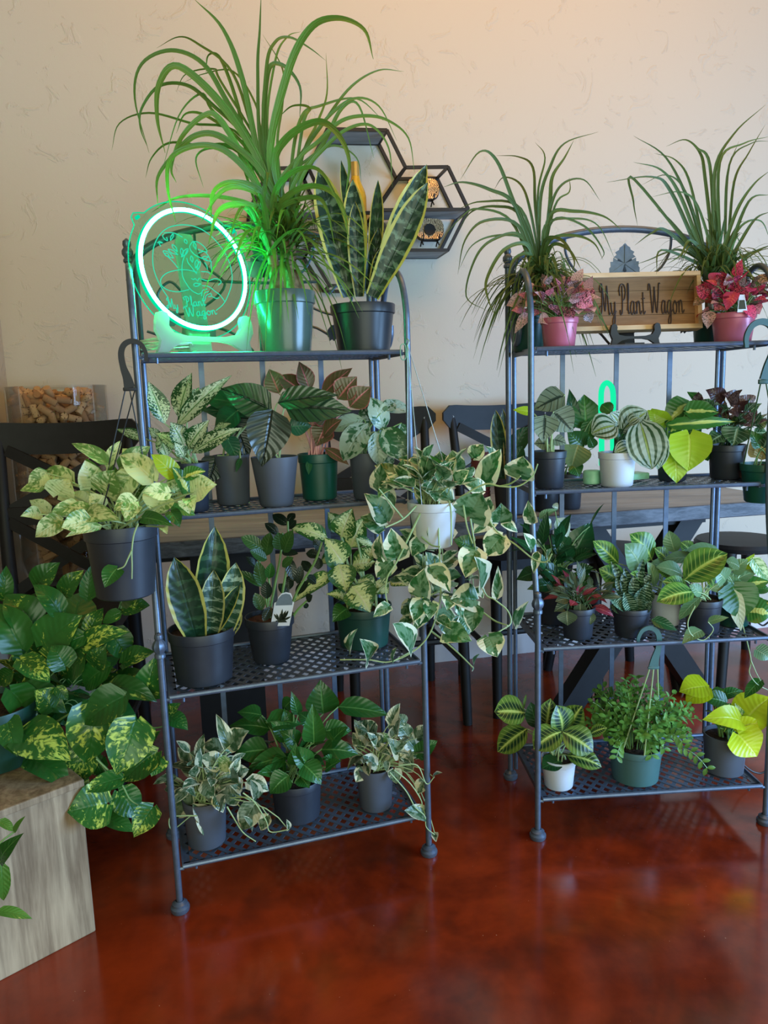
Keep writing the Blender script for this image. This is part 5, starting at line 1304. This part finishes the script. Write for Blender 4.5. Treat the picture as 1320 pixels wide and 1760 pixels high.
m = MB(); q = at(1275, 522, p.Y - .055); k = p.scale(); m.prism([(-8 * k, -14 * k), (9 * k, -14 * k), (5 * k, 15 * k), (-4 * k, 15 * k)], Vector((1, 0, 0)), Vector((0, .15, 1)).normalized(), q, .0006); tg = m.build('plant_tag', MT['white_plastic'], p.o, smooth=False, label='small white plant tag')
m = MB(); m.prism([(-6 * k, -9 * k), (6.5 * k, -9 * k), (4.5 * k, 6 * k), (-4 * k, 6 * k)], Vector((1, 0, 0)), Vector((0, .15, 1)).normalized(), q + Vector((0, -.0007, 0)), .0004); m.build('tag_picture', MT['l_polkapale'], tg, smooth=False)
p.done('stem')

# ------------------------------------------------------------------ RIGHT RACK, second shelf
p = shelf_plant('R', 3, 944, -.150, 'silver grey veined alocasia in a black pot on the right rack second shelf', kind='alocasia', seed=45)
p.pot(58, 47, 63, 'black_plastic2')
p.leaves(C8, """340 165 186 240 115; 185 250 88 238 40 limep; 250 400 190 400 55; 285 380 348 402 52; 285 245 378 345 118; 245 262 234 394 105""", 'l_aloslv', 'ovate', .04, .05, .15, .02, .0024, up=.35)
p.done('stem_pale')
p = shelf_plant('R', 3, 1060, -.165, 'watermelon striped peperomia in a white ribbed pot before the small neon lamp', kind='peperomia', seed=46)
p.pot(63, 53, 58, 'white_plastic', ribs=10)
p.leaves(C8, """560 248 516 212 55 deep; 800 348 788 524 70; 600 300 560 250 60; 620 332 738 245 128; 580 315 468 352 120; 650 410 578 442 60; 705 300 758 524 148""", 'l_melon', 'round', .05, .1, .18, .02, .0022, up=.3)
p.leaves(C8, "640 330 600 380 50 deep; 600 370 560 330 45 deep; 650 300 700 270 55", 'l_melon', 'round', .03, .1, .18)
p.done('stem_dark')
p = shelf_plant('R', 3, 1155, -.100, 'heart leaf philodendron with one bright lime leaf in a black pot', kind='philodendron', seed=47)
p.pot(54, 45, 62, 'black_plastic2')
p.leaves(C8, """800 322 738 238 108 limep; 780 300 760 230 80 limep; 930 212 822 312 110 brasil; 990 390 1032 485 60 deep; 930 350 1000 330 80 deep; 850 340 900 310 70; 838 310 1165 294 52 brasil; 926 245 1084 250 84; 868 442 878 592 105 limep; 942 358 934 534 158 limep""", 'l_brasil', 'heart', .05, .1, .2, .02, .0022, up=.3)
p.done('stem')
p = shelf_plant('R', 3, 1248, -.100, 'dark red and green veined nerve plant in a black pot', kind='nerve_plant', seed=48)
p.pot(61, 52, 58, 'black_plastic2')
p.sprays(40, p.top + Vector((0, 0, .055)), .075, .04, .028, 'l_fitt', 'ovate', (1.2, .8, .8), .4, mats=['l_fitt', 'l_fittg'], rip=.08, lo=-.1)
p.leaves(C8, """1000 200 930 150 40 deep; 980 210 985 150 40 fitt; 1110 190 1020 140 70 fitt; 1180 200 1100 160 70 fitt; 1240 220 1180 170 70 fitt; 1260 260 1200 240 90 fitt; 1260 310 1320 290 70; 1250 350 1325 350 50; 1200 280 1130 240 80 fitt; 1100 358 1026 402 66; 1175 318 1150 414 108""", 'l_fittg', 'ovate', .05, .08, .2, .08, .0014)
p.done('stem_dark')

# plants that stand on the table, seen through the right rack
def table_plant(u, d, label, **kw):
    lo, hi = TL0, TL1
    for _ in range(40):
        mm = (lo + hi) / 2
        if pj(tp(mm, d, TZ))[0] < u: lo = mm
        else: hi = mm
    return Plant(tp(lo, d, TZ + .0015), label, **kw)
p = table_plant(880, .10, 'dark upright snake plant in a black pot on the table behind the right rack', kind='snake_plant', seed=49)
p.pot(64, 54, 62, 'black_plastic2')
E8 = (740, 680, 6.0)
p.leaves(E8, """800 880 745 130 90 snake_dk; 740 880 672 145 130 snake_dk; 790 880 790 300 60 tan; 800 640 1000 320 150 lily; 800 800 950 520 140 lily; 840 840 870 620 90 lily""", 'l_snake_dk', 'sword', .03, .02, .3, .0, 0, .1, .1, 12, 5)
p.done()
p = table_plant(978, .12, 'green striped calathea on the table behind the silver alocasia', kind='calathea', seed=51)
p.pot(46, 38, 60, 'black_plastic2')
p.leaves(C8, """380 330 360 135 60 lily; 440 335 432 162 135 deep; 470 285 440 412 66 deep; 430 420 350 340 90 deep; 480 420 455 360 40 deep; 405 405 368 528 120 calback; 380 500 410 560 60 deep""", 'l_deep', 'ovate', .04, .08, .2, .02, .0018, up=.3)
p.done('stem')
p = table_plant(938, .11, 'black pot of dark leaves on the table under the second shelf', kind='potted_plant', seed=52)
p.pot(48, 40, 46, 'black_plastic')
p.sprays(14, p.top + UP * .03, .04, .05, .022, 'l_lily', 'lance', (1, 1, .7), .5, lo=0)
p.done('stem_dark')
MT['brick_red'] = plain('dark_red_ridged', S(86, 34, 34), .6, 0, .2, 60)
def tab_at(u, d):
    lo, hi = TL0, TL1
    for _ in range(40):
        mm = (lo + hi) / 2
        if pj(tp(mm, d, TZ))[0] < u: lo = mm
        else: hi = mm
    return tp(lo, d, TZ + .001)
q = tab_at(826, .14); m = MB(); k = (q - CAMP).dot(fwd) / FPX
prof = []
for i in range(17):
    z = i / 16 * 100 * k; prof += [(19 * k * (1 - .012 * i) , z), (17.6 * k * (1 - .012 * i), z + 3.0 * k)]
prof += [(15 * k, 104 * k), (0, 104 * k)]
m.lathe(prof, q, 24); tag(m.build('ridged_vase', MT['brick_red']), 'dark red ridged vase on the table behind the hanging white pot', 'vase')

# hanging green pot at the right edge
hk = rw('R', .262, -.262, 1.238)
c = at(1308, 862, 1.93)
p = Plant(c, 'green hanging pot with dry tan leaves at the right picture edge', kind='hanging_plant', seed=53)
p.pot(72, 54, 66, 'green_plastic')
p.hanger(hk + Vector((0, -.004, 0)), 'dkgreen_plastic', [p.rim(a) for a in (3.3, 5.0, .4)], .0018, 'stem_dark', 1.15, -1, X=(.998, .057, 0))
p.leaves(C8, """1270 470 1240 380 60 tan; 1290 480 1300 380 60 tan; 1310 460 1330 400 60; 1280 420 1225 330 50 deep; 1300 420 1340 330 60 fittg""", 'l_tan', 'ovate', .04, .1, .3, .05, .0016)
p.done('stem')

# ------------------------------------------------------------------ RIGHT RACK, third shelf
p = shelf_plant('R', 2, 952, -.085, 'peace lily with white blooms in a black pot at the back of the third shelf', kind='peace_lily', seed=54); p.depth = .07
p.pot(64, 52, 66, 'black_plastic2')
p.leaves(D7, """345 305 452 105 118; 440 130 515 12 10; 200 352 78 392 66; 330 260 250 170 90; 270 300 200 220 80; 300 330 240 260 90; 360 305 455 238 56; 340 300 300 200 70; 280 380 180 340 80; 330 380 230 400 80; 260 420 130 440 60; 340 368 468 442 76 deep; 380 360 460 330 60; 220 340 150 260 60""", 'l_lily', 'lance', None, .1, .25, .02, .002)
p.leaves(D7, """278 88 334 184 62 spathe; 215 105 252 138 44 spathe; 170 200 200 230 34 spathe; 262 18 285 42 26 spathe; 190 90 285 45 34 calback; 330 330 318 395 10 spathe; 372 370 374 430 10 spathe; 470 340 490 440 10 spathe""", 'l_spathe', 'ovate', .03, .1, .3, .02, .0016)
p.sprays(22, p.top + UP * .06, .085, .085, .03, 'l_lily', 'lance', (1, .7, 1), .5, lo=-.2)
p.done('stem')
p = shelf_plant('R', 2, 1143, -.150, 'lime veined prayer plant in a pale grey pot at the back of the third shelf', kind='prayer_plant', seed=55); p.depth = .06
p.pot(54, 46, 54, 'white_plastic')
p.leaves(D7, """862 258 832 150 66 calback; 945 255 890 205 56; 745 292 636 166 118 lime; 830 300 760 235 60; 580 312 456 200 76 lime; 695 352 614 214 122 calback; 820 340 740 310 60 calback; 600 405 486 336 92 lime; 760 424 722 300 50 calback; 850 380 770 345 60; 700 420 640 360 60""", 'l_lime', 'ellip', None, .1, .2, .02, .0018)
p.done('stem_pale')
p = shelf_plant('R', 2, 993, -.222, 'small dark peperomia with red leaf undersides in a black pot', kind='peperomia', seed=56)
p.pot(58, 48, 54, 'black_plastic2')
p.sprays(46, p.top + Vector((0, 0, .032)), .058, .045, .014, 'l_rosso', 'lance', (1.25, .8, .7), .5, mats=['l_rosso', 'l_rosso', 'l_rosso', 'l_rosso', 'l_rossored'], lo=-.1)
p.leaves(D7, """350 460 300 366 36; 380 460 380 370 40 rossored; 420 450 460 420 36; 340 470 236 432 38; 400 480 500 465 40 rossored; 420 500 495 480 40 rossored; 340 510 264 550 50; 340 480 270 500 50; 450 528 560 576 44 rossored; 395 508 396 572 54; 372 500 345 520 40 rossored; 445 548 446 614 42; 330 545 332 618 80""", 'l_rosso', 'lance', .05, .1, .2, .02, .0014)
p.done('stem_dark')
p = shelf_plant('R', 2, 1084, -.225, 'zebra striped haworthia with stiff pointed leaves in a black pot', kind='haworthia', seed=57)
p.pot(65, 53, 50, 'black_plastic2')
p.leaves(D7, """640 480 545 300 34; 660 480 705 288 34; 650 480 610 330 36; 680 480 745 360 36; 670 500 690 340 40; 630 500 570 380 40; 640 520 600 360 42; 660 520 660 370 44; 700 520 760 450 40; 620 540 540 470 46; 690 540 735 400 46; 610 550 540 520 44; 640 555 565 440 52; 670 555 700 430 48; 700 555 745 500 44; 650 560 610 450 54; 680 560 680 470 50; 610 540 532 478 40""", 'l_haw', 'sword', .04, .06, .5, .0, 0, .1, .3, 8, 5)
p.done()
p = shelf_plant('R', 2, 1207, -.225, 'lemon lime prayer plant with striped leaves in a black pot on the third shelf', kind='prayer_plant', seed=58); p.depth = .07
p.pot(62, 52, 58, 'black_plastic2')
p.leaves(D7, """1100 282 914 246 80 calback; 970 282 806 292 56 calback; 1010 330 930 330 70; 902 372 768 328 76 calback; 1180 330 1110 300 60 calback; 1020 430 1124 455 46 calback; 930 440 800 400 70; 1050 420 1000 350 70; 990 470 930 420 56 calback; 1110 400 1060 340 80 calback; 905 392 1120 262 140; 955 452 770 502 102; 985 480 880 590 50 calback""", 'l_lime', 'ellip', None, .1, .18, .02, .0018)
p.leaves(D7, "745 588 874 642 50 lily; 1022 602 1128 578 36 calback; 995 640 896 708 64 calback", 'l_calback', 'ovate', .01, .1, .2, .02, 0, centre=-.085)
p.vine(D7, [(960, 520), (925, 600), (940, 660), (1000, 690), (1050, 640), (1025, 600)], .0015, -.09)
p.done('stem_pale')
p = shelf_plant('R', 2, 1260, -.185, 'cream striped philodendron in a dark green pot at the right of the third shelf', kind='philodendron', seed=59); p.depth = .06
p.pot(58, 48, 56, 'dkgreen_plastic')
p.leaves(D7, """1160 402 1254 262 52 limep; 1245 290 1318 398 56 marble; 1110 432 1275 348 66 calback; 1180 430 1330 400 70; 1250 440 1330 440 60; 1150 350 1220 290 60 calback; 1180 460 1120 360 60 calback; 1240 560 1340 500 90; 1228 540 1335 566 115; 1150 425 1192 585 158 deep; 1150 450 1187 645 60 spathe""", 'l_brasil', 'heart', None, .1, .2, .02, .0018)
p.vine(D7, [(1190, 600), (1215, 690), (1236, 790), (1228, 850), (1265, 905), (1325, 938)], .0015, -.06); p.vine(D7, [(1236, 790), (1262, 850), (1284, 890)], .0013, -.062)
p.leaves(D7, "1265 738 1332 784 70 calback; 1285 888 1203 978 50 deep", 'l_calback', 'heart', .005, .1, .2, .02, 0, centre=-.06)
p.done('stem_pale')

# ------------------------------------------------------------------ RIGHT RACK, bottom shelf
p = shelf_plant('R', 1, 960, -.238, 'striped prayer plant in a small white pot on the right rack bottom shelf', kind='prayer_plant', seed=61); p.depth = .07
p.pot(60, 48, 52, 'white_plastic')
p.leaves(D2, """165 380 178 310 10 lime; 150 470 115 390 12 lime; 440 480 470 430 12 lime; 175 402 26 395 128; 230 472 198 348 66 lily; 268 475 292 330 86; 370 482 442 366 102; 182 475 42 584 108; 345 492 318 362 112; 480 500 560 470 50; 345 630 252 664 82 lily; 370 600 534 656 82; 350 488 494 584 118; 345 490 212 574 118""", 'l_maranta', 'ellip', None, .1, .18, .02, .002)
p.done('stem_pale')
p = shelf_plant('R', 1, 1091, -.222, 'bushy small leaved plant with a pale hanger in a grey teal pot', kind='lipstick_plant', seed=62)
p.pot(90, 76, 62, 'teal_plastic')
rs = p.rs; m = p.mb('l_bush'); cc = p.top + Vector((.004, -.005, .07))
for i in range(95):
    a = rs.uniform(0, 2 * pi); z = rs.uniform(-.35, 1); q = math.sqrt(1 - z * z) if z < 1 else 0
    d = Vector((q * cos(a) * 1.05, q * sin(a) * .72, z * .95)); E = cc + d * (.128 * rs.uniform(.72, 1.08)); A = p.top + Vector((d.x, d.y, 0)) * .035
    C = A.lerp(E, .4) + UP * .05; path = bez(A, C, E, 8); p.stems.tube(path, .0011, 4, caps=False)
    for j in range(3, 9):
        t = (path[min(j + 1, 8)] - path[j - 1]).normalized(); sd = t.cross(UP).normalized() if abs(t.z) < .95 else Vector((1, 0, 0))
        if j % 2: sd = sd.cross(t)
        for sgn in (-1, 1):
            dd = (t * .55 + sd * sgn).normalized(); m.leaf(path[j], path[j] + dd * rs.uniform(.016, .026), rs.uniform(.009, .013), UP + d * .5 + (CAMP - path[j]).normalized() * .4, 'ellip', .08, .2, 0, 4, 3, (rs.random(), rs.random()))
for (u, v) in ((1172, 1275), (1215, 1320), (1060, 1300), (1120, 1298)):
    E = at(u, v, p.Y - .07); A = p.top + (E - p.top) * .3; A.z = p.top.z; path = bez(A, A.lerp(E, .6) + UP * .06, E, 8); p.stems.tube(path, .0011, 4)
    for j in range(3, 9):
        for sgn in (-1, 1):
            t = (path[min(j + 1, 8)] - path[j - 1]).normalized(); sd = t.cross(Vector((0, 1, 0))).normalized(); dd = (t * .6 + sd * sgn).normalized(); m.leaf(path[j], path[j] + dd * .022, .011, (CAMP - path[j]).normalized() + UP * .4, 'ellip', .08, .2, 0, 4, 3, (rs.random(), rs.random()))
hk = at(1121, 1098, p.Y - .06)
p.hanger(hk, plain('pale_teal_plastic', S(120, 152, 146), .45) and 'teal_plastic', [p.rim(3.9), p.rim(4.7), p.rim(.2)], .0018, 'stem_pale', 0.85, -1)
p.done('stem')
p = shelf_plant('R', 1, 1244, -.215, 'bright yellow green pothos in a dark grey pot on the bottom shelf', kind='pothos', seed=63); p.depth = .07
p.pot(70, 62, 68, 'grey_plastic', rim=False)
p.leaves(D2, """1100 322 1204 296 46 deep; 1110 300 1060 350 60 brasil; 1035 285 930 352 90; 1022 275 900 300 105; 1120 350 1000 330 70 deep; 1205 432 1163 352 32 marble; 1215 432 1335 326 150; 1090 470 1060 440 60 brasil; 1195 442 1010 432 95; 1165 472 1300 448 66; 1180 502 1268 606 138""", 'l_neon', 'heart', None, .12, .2, .02, .0024)
p.sprays(10, p.top + UP * .03, .05, .03, .02, 'l_brasil', 'heart', (1, .8, .8), .5, lo=0)
p.done('stem')

# ------------------------------------------------------------------ cords on the right
m = MB(); m.tube(catmull([at(1262, 1290, 2.02), at(1276, 1312, 2.02), at(1296, 1327, 2.02), at(1315, 1326, 2.02), at(1335, 1300, 2.02), at(1345, 1180, 2.03), at(1330, 1075, 2.05), at(1310, 1075, 2.05), at(1292, 1058, 2.05), at(1285, 1035, 2.06)], 6), .0026, 6)
tag(m.build('black_cable', MT['cord']), 'thin black cord looping behind the right end of the right rack', 'cord')
